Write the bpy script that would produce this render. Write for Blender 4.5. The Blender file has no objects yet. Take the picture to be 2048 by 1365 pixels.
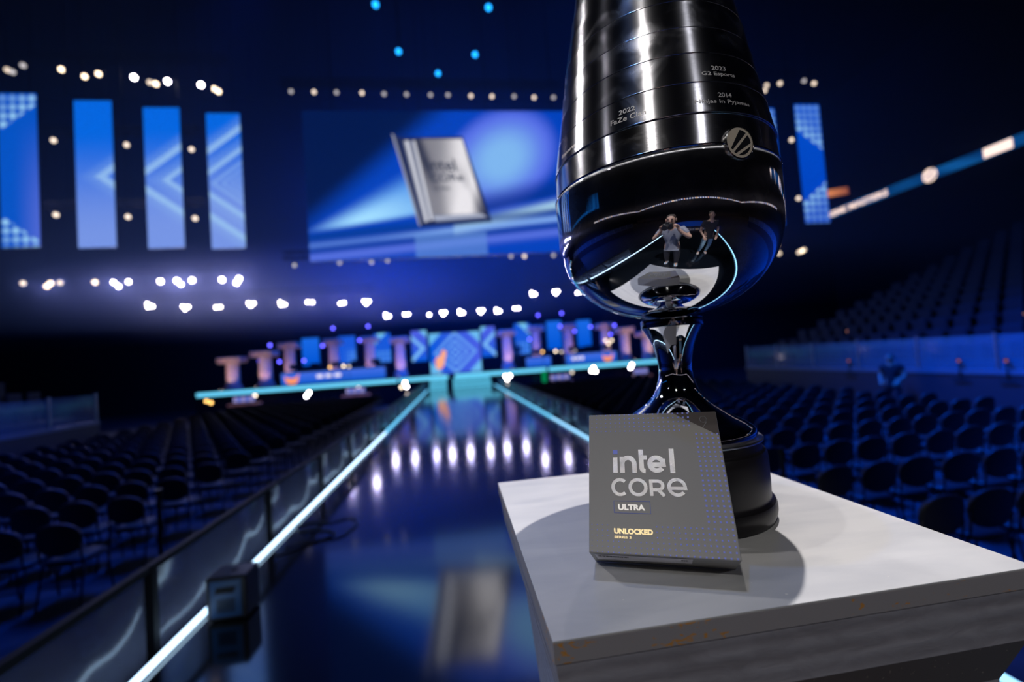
import bpy, bmesh, math, random
from mathutils import Vector, Matrix
random.seed(7)
PI = math.pi
scene = bpy.context.scene
COL = scene.collection
S = 1.5 / 1.3                      # arena survey units -> metres
CAMH = 1.5
H = 0.25                           # camera height above the plinth top, metres

# ------------------------------------------------------------------ camera
R = ((0.98964177, -0.06490234, 0.12805021),
     (-0.12511841, 0.04740174, 0.99100881),
     (-0.0703886, -0.99676515, 0.03879027))
def cam2w(v): return Vector([sum(R[i][j] * v[j] for j in range(3)) for i in range(3)])
FPX, CX, CY = 881.0, 1024.0, 682.5
CAMP = Vector((0, 0, CAMH))
cam_d = bpy.data.cameras.new('camera'); cam = bpy.data.objects.new('camera', cam_d); COL.objects.link(cam)
rx, uy, bz = cam2w((1, 0, 0)), cam2w((0, -1, 0)), cam2w((0, 0, -1))
cam.matrix_world = Matrix(((rx.x, uy.x, bz.x, 0), (rx.y, uy.y, bz.y, 0), (rx.z, uy.z, bz.z, CAMH), (0, 0, 0, 1)))
cam_d.sensor_width = 36; cam_d.lens = FPX / 2048 * 36; cam_d.clip_start = 0.01; cam_d.clip_end = 300
cam_d.dof.use_dof = True; cam_d.dof.focus_distance = 0.53; cam_d.dof.aperture_fstop = 2.1
scene.camera = cam
scene.view_settings.view_transform = 'Standard'; scene.view_settings.look = 'None'
scene.view_settings.gamma = 1.0; scene.view_settings.exposure = 0.0
scene.view_settings.use_curve_mapping = False
scene.cycles.max_bounces = 7; scene.cycles.diffuse_bounces = 2; scene.cycles.glossy_bounces = 6
scene.cycles.transmission_bounces = 6; scene.cycles.volume_bounces = 0; scene.cycles.transparent_max_bounces = 12
scene.cycles.sample_clamp_indirect = 4.0; scene.cycles.caustics_reflective = False; scene.cycles.caustics_refractive = False
scene.cycles.use_denoising = True
world = bpy.data.worlds.new('world'); scene.world = world; world.use_nodes = True
world.node_tree.nodes['Background'].inputs[0].default_value = (0.02, 0.06, 0.3, 1)
world.node_tree.nodes['Background'].inputs[1].default_value = 0.012

def ray(px, py): return cam2w((px - CX, py - CY, FPX))
def at(px, py, Y):                 # the point seen at a pixel, at survey depth Y
    w = ray(px, py); return CAMP + w * (Y * S / w.y)
def P(x, y, z): return Vector((x * S, y * S, z * S))
def N(x, y, z): return Vector((x * H, y * H, CAMH + z * H))      # plinth survey units

# ------------------------------------------------------------------ lights of the hall
def aim(o, d):
    o.rotation_euler = Vector(d).to_track_quat('-Z', 'Y').to_euler()
def spot(name, loc, target, power, col, size=0.12, angle=20, blend=0.15):
    l = bpy.data.lights.new(name, 'SPOT'); l.energy = power; l.color = col; l.shadow_soft_size = size
    l.spot_size = math.radians(angle); l.spot_blend = blend
    o = bpy.data.objects.new(name, l); COL.objects.link(o); o.location = loc; aim(o, Vector(target) - Vector(loc)); return o
def area(name, loc, target, power, col, sx, sy, spread=180):
    l = bpy.data.lights.new(name, 'AREA'); l.energy = power; l.color = col; l.shape = 'RECTANGLE'; l.size = sx; l.size_y = sy
    l.spread = math.radians(spread)
    o = bpy.data.objects.new(name, l); COL.objects.link(o); o.location = loc; aim(o, Vector(target) - Vector(loc)); return o
TROPHY = N(1.339, 2.588, 0)
WHITE = (1.0, 0.94, 0.93)
def key(name, d, dist, power, col=WHITE, size=0.06, angle=14):
    d = Vector(d).normalized(); return spot(name, TROPHY + d * dist, TROPHY + Vector((0, 0, -.1)), power, col, size, angle)
key('key_spot', (-.085, -.02, 1.0), 12, 650, (1, .95, .92))
key('key_spot', (.232, .205, .97), 12, 5100, (1.0, .94, .92))
key('key_spot', (.123, .40, .60), 14, 260, (1, .93, .9))
key('key_spot', (-.82, .57, .80), 14, 1300, (1, .96, .95), .5)
key('front_spot', (-.46, -.76, .74), 15, 1200, (1, .96, .90), .14)
key('front_spot', (.28, -.79, .62), 15, 450, (.95, .95, 1), .12)
key('front_spot', (-.95, -.20, .6), 15, 260, (.9, .9, 1), .12)
# blue wash from the rig above the stage over the seats
area('blue_wash', P(-3, 8.2, 11), P(-8, 6, -.6), 380, (.0, .085, 1), 5, 1.0, 66)
area('blue_wash', P(4, 8.2, 11), P(8.7, 5, -.6), 1100, (.0, .09, 1), 5, 1.0, 64)
key('added_blue_fill', (-.12, .06, 1), 12, 520, (.10, .34, 1), .1, 12)  # unseen overhead spot, added to tint the plinth's shade blue
spot('blue_side_spot', P(-7.5, 1.0, 4.0), Vector((.1, .66, .80)), 520, (.0, .30, 1), .12, 5.6, .3)
area('hidden_haze_wash', P(.2, 19.3, 8.8), P(.2, 27, 8.2), 5200, (.0, .085, 1), 12, 6, 180)  # unseen source behind the big screen, added to turn the haze blue
spot('blue_back_spot', P(0, -14, 8), P(0, -9, -.6), 5200, (.0, .12, 1), .1, 48, .5)
area('stand_wash', P(2, 8.4, 12), P(15, 11, 2), 260, (.0, .16, 1), 3, 2, 90)

# ------------------------------------------------------------------ materials
MATS = {}
def mat(name, base=(.5, .5, .5), rough=.5, metal=0.0, emit=None, es=0.0, spec=.5, coat=0, bump=None, var=None, aniso=None, alpha=1, trans=0):
    if name in MATS: return MATS[name]
    m = bpy.data.materials.new(name); m.use_nodes = True; nt = m.node_tree; b = nt.nodes['Principled BSDF']
    b.inputs['Base Color'].default_value = (*base, 1); b.inputs['Roughness'].default_value = rough
    b.inputs['Metallic'].default_value = metal; b.inputs['Specular IOR Level'].default_value = spec
    b.inputs['Coat Weight'].default_value = coat; b.inputs['Alpha'].default_value = alpha
    b.inputs['Transmission Weight'].default_value = trans
    if emit: b.inputs['Emission Color'].default_value = (*emit, 1); b.inputs['Emission Strength'].default_value = es
    tc = None
    if bump or var:
        tc = nt.nodes.new('ShaderNodeTexCoord')
    if var:                                   # (scale, colour2, detail, contrast low, high, stretch)
        sc, c2, lo, hi, st = var
        mp = nt.nodes.new('ShaderNodeMapping'); mp.inputs['Scale'].default_value = st; nt.links.new(tc.outputs['Object'], mp.inputs[0])
        n = nt.nodes.new('ShaderNodeTexNoise'); n.inputs['Scale'].default_value = sc; n.inputs['Detail'].default_value = 6
        nt.links.new(mp.outputs[0], n.inputs['Vector'])
        r = nt.nodes.new('ShaderNodeValToRGB'); r.color_ramp.elements[0].position = lo; r.color_ramp.elements[1].position = hi
        r.color_ramp.elements[0].color = (*base, 1); r.color_ramp.elements[1].color = (*c2, 1)
        nt.links.new(n.outputs['Fac'], r.inputs[0]); nt.links.new(r.outputs[0], b.inputs['Base Color'])
    if bump:
        sc, st, di, stretch = bump
        mp = nt.nodes.new('ShaderNodeMapping'); mp.inputs['Scale'].default_value = stretch; nt.links.new(tc.outputs['Object'], mp.inputs[0])
        n = nt.nodes.new('ShaderNodeTexNoise'); n.inputs['Scale'].default_value = sc; n.inputs['Detail'].default_value = 5
        nt.links.new(mp.outputs[0], n.inputs['Vector'])
        bp = nt.nodes.new('ShaderNodeBump'); bp.inputs['Strength'].default_value = st; bp.inputs['Distance'].default_value = di
        nt.links.new(n.outputs['Fac'], bp.inputs['Height']); nt.links.new(bp.outputs[0], b.inputs['Normal'])
    if aniso:
        b.inputs['Anisotropic'].default_value = aniso
        t = nt.nodes.new('ShaderNodeTangent'); t.direction_type = 'RADIAL'; t.axis = 'Z'; nt.links.new(t.outputs[0], b.inputs['Tangent'])
    MATS[name] = m; return m
def emis(name, col, st):
    if name in MATS: return MATS[name]
    m = bpy.data.materials.new(name); m.use_nodes = True; nt = m.node_tree; nt.nodes.clear()
    o = nt.nodes.new('ShaderNodeOutputMaterial'); e = nt.nodes.new('ShaderNodeEmission')
    e.inputs[0].default_value = (*col, 1); e.inputs[1].default_value = st; nt.links.new(e.outputs[0], o.inputs[0])
    MATS[name] = m; return m
def display_mat():
    if 'display' in MATS: return MATS['display']
    m = bpy.data.materials.new('display'); m.use_nodes = True; nt = m.node_tree; nt.nodes.clear()
    o = nt.nodes.new('ShaderNodeOutputMaterial'); e = nt.nodes.new('ShaderNodeEmission'); a = nt.nodes.new('ShaderNodeVertexColor'); a.layer_name = 'picture'
    nt.links.new(a.outputs[0], e.inputs[0]); e.inputs[1].default_value = 1.0; nt.links.new(e.outputs[0], o.inputs[0])
    MATS['display'] = m; return m
BLK = mat('black_metal', (.008, .008, .01), .5)
TRUSS = mat('dark_truss_metal', (.012, .012, .014), .45, .6)
PLASTIC = mat('black_plastic', (.012, .012, .014), .38)

# ------------------------------------------------------------------ mesh helpers
def link(name, me, parent=None, m=None, smooth=False):
    o = bpy.data.objects.new(name, me); COL.objects.link(o)
    if m: me.materials.append(m)
    if smooth:
        for p in me.polygons: p.use_smooth = True
    if parent: o.parent = parent
    return o
def obj(name, bm, m=None, parent=None, smooth=False):
    me = bpy.data.meshes.new(name); bm.normal_update(); bm.to_mesh(me); bm.free(); return link(name, me, parent, m, smooth)
def tag(o, label=None, cat=None, group=None, kind=None):
    if label: o['label'] = label
    if cat: o['category'] = cat
    if group: o['group'] = group
    if kind: o['kind'] = kind
    return o
def empty(name, loc=(0, 0, 0), label=None, cat=None, group=None, rz=0):
    o = bpy.data.objects.new(name, None); COL.objects.link(o); o.location = loc; o.rotation_euler = (0, 0, rz); o.empty_display_size = .1
    tag(o, label, cat, group); return o
def box(bm, x0, x1, y0, y1, z0, z1, M=None):
    vs = [bm.verts.new((x, y, z)) for z in (z0, z1) for y in (y0, y1) for x in (x0, x1)]
    if M:
        for v in vs: v.co = M @ v.co
    for f in ((0, 2, 3, 1), (4, 5, 7, 6), (0, 1, 5, 4), (2, 6, 7, 3), (0, 4, 6, 2), (1, 3, 7, 5)): bm.faces.new([vs[i] for i in f])
    return vs
def tube(bm, pts, r, seg=8, cap=True, r2=None):
    pts = [Vector(p) for p in pts]; rings = []
    n = len(pts); prev = None
    for i, p in enumerate(pts):
        d = (pts[min(i + 1, n - 1)] - pts[max(i - 1, 0)]).normalized()
        if prev is None:
            a = d.orthogonal().normalized()
        else:
            a = (prev - d * prev.dot(d)); a = a.normalized() if a.length > 1e-6 else d.orthogonal().normalized()
        prev = a; b = d.cross(a); rr = r if r2 is None else r + (r2 - r) * i / (n - 1)
        rings.append([bm.verts.new(p + (a * math.cos(t) + b * math.sin(t)) * rr) for t in [2 * PI * k / seg for k in range(seg)]])
    for A, B in zip(rings, rings[1:]):
        for k in range(seg): bm.faces.new((A[k], A[(k + 1) % seg], B[(k + 1) % seg], B[k]))
    if cap: bm.faces.new(rings[0][::-1]); bm.faces.new(rings[-1])
def lathe(bm, prof, seg=64, c=(0, 0), cap=False):
    rings = [[bm.verts.new((c[0] + r * math.cos(2 * PI * k / seg), c[1] + r * math.sin(2 * PI * k / seg), z)) for k in range(seg)] for r, z in prof]
    for A, B in zip(rings, rings[1:]):
        for k in range(seg): bm.faces.new((A[k], A[(k + 1) % seg], B[(k + 1) % seg], B[k]))
    if cap: bm.faces.new(rings[0][::-1]); bm.faces.new(rings[-1])
def bevel(bm, w, seg=2):
    bmesh.ops.bevel(bm, geom=list(bm.edges), offset=w, segments=seg, profile=.5, affect='EDGES')
def prism(bm, pts, d0, d1, M=None):
    A = [bm.verts.new((x, y, d0)) for x, y in pts]; B = [bm.verts.new((x, y, d1)) for x, y in pts]
    if M:
        for v in A + B: v.co = M @ v.co
    n = len(pts); bm.faces.new(A[::-1]); bm.faces.new(B)
    for i in range(n): bm.faces.new((A[i], A[(i + 1) % n], B[(i + 1) % n], B[i]))
def text_mesh(body, width=None, height=None, extrude=0.0, bold=0.0, align='LEFT'):
    cu = bpy.data.curves.new('lettering', 'FONT'); cu.body = body; cu.size = 1; cu.extrude = 0; cu.offset = bold; cu.resolution_u = 4
    cu.align_x = 'LEFT'
    o = bpy.data.objects.new('tmp', cu); COL.objects.link(o); dg = bpy.context.evaluated_depsgraph_get(); dg.update()
    me = bpy.data.meshes.new_from_object(o.evaluated_get(dg)); bpy.data.objects.remove(o); bpy.data.curves.remove(cu)
    xs = [v.co.x for v in me.vertices]; ys = [v.co.y for v in me.vertices]
    x0, x1, y0, y1 = min(xs), max(xs), min(ys), max(ys)
    if height is None: height = (y1 - y0) * width / (x1 - x0)
    if width is None: width = (x1 - x0) * height / (y1 - y0)
    for v in me.vertices:
        v.co.x = (v.co.x - x0) / (x1 - x0) * width - (width / 2 if align == 'CENTER' else 0); v.co.y = (v.co.y - y0) / (y1 - y0) * height
    bm = bmesh.new(); bm.from_mesh(me); bpy.data.meshes.remove(me)
    for f in bm.faces: f.smooth = False
    if extrude:
        r = bmesh.ops.extrude_face_region(bm, geom=list(bm.faces)); bmesh.ops.translate(bm, vec=(0, 0, extrude), verts=[g for g in r['geom'] if isinstance(g, bmesh.types.BMVert)])
    return bm
def xform(bm, M): bmesh.ops.transform(bm, matrix=M, verts=bm.verts)
def stroke(bm, pts, w, z=0.0, h=.0003):
    pts = [Vector((x, y)) for x, y in pts]; pts = [p for i, p in enumerate(pts) if i == 0 or (p - pts[i - 1]).length > 1e-6]; L = []; Rr = []; n = len(pts)
    for i, p in enumerate(pts):
        if i == 0: d = pts[1] - pts[0]
        elif i == n - 1: d = pts[-1] - pts[-2]
        else: d = (pts[i + 1] - p).normalized() + (p - pts[i - 1]).normalized()
        d.normalize(); nn = Vector((-d.y, d.x)); k = 1.0
        if 0 < i < n - 1: k = 1 / max(.35, nn.dot(Vector((-(pts[i + 1] - p).normalized().y, (pts[i + 1] - p).normalized().x))))
        L.append(p + nn * w / 2 * k); Rr.append(p - nn * w / 2 * k)
    a = [[bm.verts.new((q.x, q.y, zz)) for q in s] for s in (L, Rr) for zz in (z, z + h)]
    Lb, Lt, Rb, Rt = a
    for i in range(n - 1):
        bm.faces.new((Lt[i], Rt[i], Rt[i + 1], Lt[i + 1])); bm.faces.new((Lb[i], Lt[i], Lt[i + 1], Lb[i + 1])); bm.faces.new((Rt[i], Rb[i], Rb[i + 1], Rt[i + 1]))
    bm.faces.new((Lb[0], Rb[0], Rt[0], Lt[0])); bm.faces.new((Lb[-1], Lt[-1], Rt[-1], Rb[-1]))
def arc(cx, cy, rx_, ry_, a0, a1, n=16): return [(cx + rx_ * math.cos(math.radians(a0 + (a1 - a0) * i / n)), cy + ry_ * math.sin(math.radians(a0 + (a1 - a0) * i / n))) for i in range(n + 1)]
def copy_tree(o, parent=None):
    c = o.copy(); COL.objects.link(c); c.parent = parent
    for ch in list(o.children): copy_tree(ch, c)
    return c
ORD = ['first', 'second', 'third', 'fourth', 'fifth', 'sixth', 'seventh', 'eighth', 'ninth', 'tenth', 'eleventh', 'twelfth', 'thirteenth', 'fourteenth', 'fifteenth', 'sixteenth', 'seventeenth', 'eighteenth', 'nineteenth', 'twentieth']
def ordn(i): return ORD[i] if i < 20 else ('twenty-' + ORD[i - 20] if i < 29 else '%dth' % (i + 1))

# ------------------------------------------------------------------ room shell
CARPET = mat('dark_arena_carpet', (.03, .032, .04), .7, var=(6, (.06, .065, .08), .35, .7, (1, 1, 1)))
WALLM = mat('black_drape', (.012, .014, .022), .9, bump=(3, .4, .1, (1, 1, .05)))
CEIL = mat('black_ceiling', (.01, .012, .02), .9)
def slab(name, x0, x1, y0, y1, z0, z1, m):
    bm = bmesh.new(); box(bm, x0 * S, x1 * S, y0 * S, y1 * S, z0 * S, z1 * S); o = obj(name, bm, m); o['kind'] = 'structure'; return o
slab('floor', -30, 30, -24, 32, -.85, -.65, CARPET)
slab('wall_back', -30, 30, 31, 31.3, -.65, 20, WALLM)
slab('wall_front', -30, 30, -24.3, -24, -.65, 20, WALLM)
slab('wall_left', -30.3, -30, -24, 31, -.65, 20, WALLM)
slab('wall_right', 30, 30.3, -24, 31, -.65, 20, WALLM)
slab('ceiling', -30, 30, -24, 31, 20, 20.3, CEIL)

# ------------------------------------------------------------------ haze in the air over the stage
bm = bmesh.new(); box(bm, -29 * S, 29 * S, 10 * S, 30.8 * S, 3.7 * S, 17 * S)
hz = obj('stage_haze', bm); tag(hz, 'thin blue haze hanging in the air over the stage and lamps', 'haze', kind='stuff')
hm = bpy.data.materials.new('haze'); hm.use_nodes = True; nt = hm.node_tree; nt.nodes.clear()
o_ = nt.nodes.new('ShaderNodeOutputMaterial'); v_ = nt.nodes.new('ShaderNodeVolumeScatter'); v_.inputs['Density'].default_value = .011; v_.inputs['Anisotropy'].default_value = .25
v_.inputs['Color'].default_value = (.42, .62, 1, 1); nt.links.new(v_.outputs[0], o_.inputs['Volume']); hz.data.materials.append(hm)

def haze_bank(c, r, dens, label):
    bm = bmesh.new(); bmesh.ops.create_icosphere(bm, subdivisions=4, radius=1); o = obj('haze_bank', bm); o.location = P(*c); o.scale = P(*r)
    tag(o, label, 'haze', kind='stuff')
    m = bpy.data.materials.new('haze_bank'); m.use_nodes = True; nt = m.node_tree; nt.nodes.clear()
    out = nt.nodes.new('ShaderNodeOutputMaterial'); v = nt.nodes.new('ShaderNodeVolumeScatter'); v.inputs['Anisotropy'].default_value = .2; v.inputs['Color'].default_value = (.62, .66, 1, 1)
    tc = nt.nodes.new('ShaderNodeTexCoord'); ln = nt.nodes.new('ShaderNodeVectorMath'); ln.operation = 'LENGTH'; nt.links.new(tc.outputs['Object'], ln.inputs[0])
    mr = nt.nodes.new('ShaderNodeMapRange'); mr.interpolation_type = 'SMOOTHSTEP'; mr.inputs['From Min'].default_value = .1; mr.inputs['From Max'].default_value = 1; mr.inputs['To Min'].default_value = dens; mr.inputs['To Max'].default_value = 0
    nt.links.new(ln.outputs['Value'], mr.inputs[0]); nt.links.new(mr.outputs[0], v.inputs['Density']); nt.links.new(v.outputs[0], out.inputs['Volume']); o.data.materials.append(m)
haze_bank((-9.5, 24.2, 5.6), (13, 4.5, 2.9), .14, 'thicker pale haze around the bright lamps left of the stage')
haze_bank((14, 24, 7.2), (9, 3.5, 2.2), .16, 'thicker pale haze around the lamps right of the trophy')
# ------------------------------------------------------------------ runway
RUN = mat('glossy_black_runway', (.004, .006, .010), .10, spec=.5, bump=(1.2, .02, .02, (1, 1, 1)))
RUN.node_tree.nodes['Principled BSDF'].inputs['IOR'].default_value = 2.8
bm = bmesh.new(); box(bm, -1.50 * S, 1.93 * S, -5 * S, 23.0 * S, -.645 * S, 0)
tag(obj('runway', bm, RUN), 'long glossy black runway leading to the stage steps', 'runway')
STRIPW = emis('led_white_blue', (.50, .74, 1.0), 3.4); STRIPC = emis('led_cyan', (.16, .62, 1.0), 1.6)
def strip(label, a, b, w, h, m, cat='led strip', g='glowing edge strips of the runway', ext=None):
    a, b = Vector(a), Vector(b); d = (b - a).normalized(); n = Vector((-d.y, d.x, 0)) * w / 2
    bm = bmesh.new(); up = Vector((0, 0, h))
    vs = [bm.verts.new(p) for p in (a - n, a + n, b + n, b - n, a - n + up, a + n + up, b + n + up, b - n + up)]
    for f in ((0, 3, 2, 1), (4, 5, 6, 7), (0, 1, 5, 4), (1, 2, 6, 5), (2, 3, 7, 6), (3, 0, 4, 7)): bm.faces.new([vs[i] for i in f])
    t = empty('led_strip', (0, 0, 0), label, cat, g)
    obj('light_tube', bm, m, t)
    bm = bmesh.new(); up = Vector((0, 0, -.004))
    vs = [bm.verts.new(p) for p in (a - n * 1.5, a + n * 1.5, b + n * 1.5, b - n * 1.5, a - n * 1.5 + up, a + n * 1.5 + up, b + n * 1.5 + up, b - n * 1.5 + up)]
    for f in ((0, 3, 2, 1), (4, 5, 6, 7), (0, 1, 5, 4), (1, 2, 6, 5), (2, 3, 7, 6), (3, 0, 4, 7)): bm.faces.new([vs[i] for i in f])
    bmesh.ops.translate(bm, vec=(0, 0, .0045), verts=bm.verts)
    obj('mounting_channel', bm, BLK, t); return t
strip('white blue light strip along the left runway edge nearest the camera', P(-1.47, -4.8, .004), P(-1.47, 9.0, .004), .032, .022, STRIPW)
strip('cyan light strip along the far left runway edge before the steps', P(-1.47, 9.06, .004), P(-1.5, 22.4, .004), .045, .03, STRIPC)
strip('light strip along the right runway edge behind the trophy stem', P(1.89, -4.8, .004), P(1.89, 9.0, .004), .04, .024, emis('led_pale', (.3, .66, 1), 2.0))
strip('cyan light strip along the far right runway edge', P(1.89, 9.06, .004), P(1.86, 22.4, .004), .045, .03, STRIPC)

# ------------------------------------------------------------------ barriers beside the runway
RAIL = mat('barrier_rail', (.008, .009, .014), .6, .0, spec=.3)
def film():
    m = bpy.data.materials.new('barrier_film'); m.use_nodes = True; nt = m.node_tree; b = nt.nodes['Principled BSDF']
    b.inputs['Base Color'].default_value = (.26, .27, .36, 1); b.inputs['Roughness'].default_value = .16; b.inputs['Alpha'].default_value = .5
    b.inputs['Specular IOR Level'].default_value = 1.0
    tc = nt.nodes.new('ShaderNodeTexCoord'); n = nt.nodes.new('ShaderNodeTexNoise'); n.inputs['Scale'].default_value = 1.5; n.inputs['Detail'].default_value = .6
    nt.links.new(tc.outputs['Object'], n.inputs['Vector']); bp = nt.nodes.new('ShaderNodeBump'); bp.inputs['Strength'].default_value = 1.0; bp.inputs['Distance'].default_value = .30
    nt.links.new(n.outputs['Fac'], bp.inputs['Height']); nt.links.new(bp.outputs[0], b.inputs['Normal']); return m
FILM = film()
def barrier(x, y0, y1, label):
    t = empty('crowd_barrier', P(x, y0, -.65), label, 'barrier', 'clear crowd barriers beside the runway'); L = (y1 - y0) * S; h = 1.05 * S
    bm = bmesh.new(); box(bm, -.022, .022, 0, L, h - .035, h); obj('top_rail', bm, RAIL, t)
    bm = bmesh.new(); box(bm, -.022, .022, 0, L, .03, .07); obj('bottom_rail', bm, RAIL, t)
    bm = bmesh.new(); box(bm, -.004, .004, .025, L - .025, .07, h - .035); obj('clear_panel', bm, FILM, t)
    for yy in (0.0,):
        bm = bmesh.new(); box(bm, -.025, .025, yy, yy + .045, 0, h - .036); obj('post', bm, RAIL, t)
    bm = bmesh.new(); box(bm, -.3 if x < 0 else -.03, .03 if x < 0 else .3, .04, L - .06, 0, .012); obj('foot_plate', bm, RAIL, t)
ys = [-.32 + 1.38 * i for i in range(17)]
for i, y in enumerate(ys[:-1]): barrier(-1.58, y, y + 1.37, 'clear panel barrier left of the runway, %s section from the camera' % ordn(i))
for i, y in enumerate(ys[3:-1]): barrier(2.02, y, y + 1.37, 'clear panel barrier right of the runway, %s section from the camera' % ordn(i))

# ------------------------------------------------------------------ small haze machine on the runway edge
t = empty('haze_machine', P(-1.305, 2.60, 0), 'small boxy haze machine with blue light coloured into its front at left runway edge', 'machine')
bm = bmesh.new(); box(bm, -.118, .118, 0, .19, .012, .272); bevel(bm, .012, 3); obj('housing', bm, mat('machine_grey', (.05, .05, .06), .4), t)
bm = bmesh.new(); box(bm, -.09, .09, -.006, .004, .03, .25); bevel(bm, .003, 2); obj('front_panel', bm, mat('machine_front_painted_light', (.05, .16, .42), .35), t)  # blue light falling on the front is put into its base colour
bm = bmesh.new(); box(bm, -.055, .055, -.0085, -.004, .185, .212); obj('handle_recess', bm, PLASTIC, t)
bm = bmesh.new(); tube(bm, [(-.05, -.02, .19), (-.05, -.028, .19), (.05, -.028, .19), (.05, -.02, .19)], .007); obj('handle', bm, mat('machine_grey'), t)
for k in range(9):
    bm = bmesh.new(); box(bm, -.05 + k * .0118, -.045 + k * .0118, -.009, -.005, .06, .14); obj('vent_slot', bm, PLASTIC, t)
bm = bmesh.new(); tube(bm, [(.01, .1, .27), (.01, .1, .279)], .024, 20); obj('filler_cap', bm, PLASTIC, t)
for sx in (-.09, .09):
    for sy in (.03, .16):
        bm = bmesh.new(); tube(bm, [(sx, sy, 0), (sx, sy, .013)], .012, 10); obj('foot', bm, PLASTIC, t)
bm = bmesh.new()
pts = []
for (u, v) in [(-1.36, 3.55), (-1.18, 3.62), (-1.0, 3.62), (-.93, 3.78), (-.92, 3.95), (-1.02, 4.08), (-1.15, 4.0), (-1.28, 4.06), (-1.42, 4.02), (-1.36, 3.86), (-1.2, 3.84), (-1.05, 3.72), (-1.25, 3.5), (-1.40, 3.42)]:
    pts.append(P(u, v, 0) + Vector((0, 0, .008)))
sm = []
for i in range(len(pts) - 1):
    p0, p1, p2, p3 = pts[max(i - 1, 0)], pts[i], pts[i + 1], pts[min(i + 2, len(pts) - 1)]
    for k in range(6):
        u = k / 6; sm.append(.5 * ((2 * p1) + (p2 - p0) * u + (2 * p0 - 5 * p1 + 4 * p2 - p3) * u * u + (3 * p1 - p0 - 3 * p2 + p3) * u ** 3))
tube(bm, sm, .007, 8); tag(obj('cable', bm, mat('cable_rubber', (.03, .035, .05), .35), smooth=True), 'loose loop of dark cable lying on the runway', 'cable')

# ------------------------------------------------------------------ stanchions in the seating
def stanchion(x, y, label):
    t = empty('stanchion', P(x, y, -.65), label, 'stanchion', 'black posts with round feet beside the aisles')
    bm = bmesh.new(); lathe(bm, [(.001, 0), (.17, 0), (.17, .012), (.05, .03), (.03, .05), (.001, .05)], 28); obj('round_foot', bm, BLK, t)
    bm = bmesh.new(); tube(bm, [(0, 0, .04), (0, 0, 1.0)], .025, 14); obj('post', bm, BLK, t)
    bm = bmesh.new(); tube(bm, [(0, 0, 1.0), (0, 0, 1.06)], .034, 14); obj('cap', bm, BLK, t)
stanchion(-2.95, 4.75, 'black post with round foot beside the left aisle chairs')
stanchion(3.02, 3.9, 'black post with round foot in the right aisle behind the trophy base')

# ------------------------------------------------------------------ chairs
FAB = mat('black_chair_fabric', (.022, .024, .03), .5, bump=(160, .2, .002, (1, 1, 1)))
FRM = mat('black_chair_frame', (.015, .016, .02), .35, .5)
def make_chair():
    t = empty('banquet_chair')
    bm = bmesh.new(); n = 24; rings = []
    for s, z in ((.80, .425), (.97, .435), (1, .455), (.97, .478), (.80, .49)):
        rings.append([bm.verts.new((.215 * s * math.copysign(abs(math.cos(a)) ** .6, math.cos(a)), .02 + .215 * s * math.copysign(abs(math.sin(a)) ** .6, math.sin(a)), z)) for a in [2 * PI * k / n for k in range(n)]])
    for A, B in zip(rings, rings[1:]):
        for k in range(n): bm.faces.new((A[k], A[(k + 1) % n], B[(k + 1) % n], B[k]))
    bm.faces.new(rings[0][::-1]); bm.faces.new(rings[-1]); obj('seat', bm, FAB, t, True)
    bm = bmesh.new(); rings = []
    for s, dy in ((.88, -.022), (.98, -.018), (1, 0), (.98, .018), (.88, .024)):
        rg = []
        for k in range(28):
            a = 2 * PI * k / 28; x = .215 * s * math.copysign(abs(math.cos(a)) ** .85, math.cos(a)); zz = .175 * s * math.copysign(abs(math.sin(a)) ** .8, math.sin(a))
            rg.append(bm.verts.new((x, -.205 + dy + .55 * x * x - (zz) * .16, .71 + zz)))
        rings.append(rg)
    for A, B in zip(rings, rings[1:]):
        for k in range(28): bm.faces.new((A[k], B[k], B[(k + 1) % 28], A[(k + 1) % 28]))
    bm.faces.new(rings[0]); bm.faces.new(rings[-1][::-1]); obj('backrest', bm, FAB, t, True)
    for sx in (-1, 1):
        bm = bmesh.new(); tube(bm, [(sx * .2, -.19, .71), (sx * .2, -.17, .5), (sx * .2, -.14, .43)], .011, 6); obj('back_support', bm, FRM, t, True)
        bm = bmesh.new(); tube(bm, [(sx * .2, -.14, .43), (sx * .21, -.22, .0)], .011, 6); obj('leg', bm, FRM, t, True)
        bm = bmesh.new(); tube(bm, [(sx * .19, .17, .43), (sx * .20, .22, .0)], .011, 6); obj('leg', bm, FRM, t, True)
    bm = bmesh.new(); tube(bm, [(-.2, -.17, .22), (.2, -.17, .22)], .008, 6); obj('stretcher', bm, FRM, t, True)
    return t
def seen(p, m=40):
    q = Vector(p) - CAMP; c = [sum(R[i][j] * q[i] for i in range(3)) for j in range(3)]
    if c[2] < .1: return None
    x, y = CX + FPX * c[0] / c[2], CY + FPX * c[1] / c[2]
    return (x, y, c[2]) if -m < x < 2048 + m and -m < y < 1365 + m else None
spots = []
def behind(x, y):                   # hidden by the plinth top or the trophy base
    if 1105 < x < 1480 and y > 850: return True
    return x > 1000 and y > 930 + max(0, x - 1480) * .42
for side in (-1, 1):
    for r in range(26):
        y = (3.05 + .80 * r) if side < 0 else (2.98 + .88 * r)
        if y > 21.3: continue
        for c in range(13):
            x = (-3.62 - .45 * c) if side < 0 else (3.38 + .44 * c)
            p = P(x, y, -.65); s = seen(p + Vector((0, -.1, .7)), 60)
            if s and not behind(s[0], s[1]): spots.append((s[2], side, r, c, p))
spots.sort(key=lambda q: q[0])
proto = make_chair(); first = True
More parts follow.
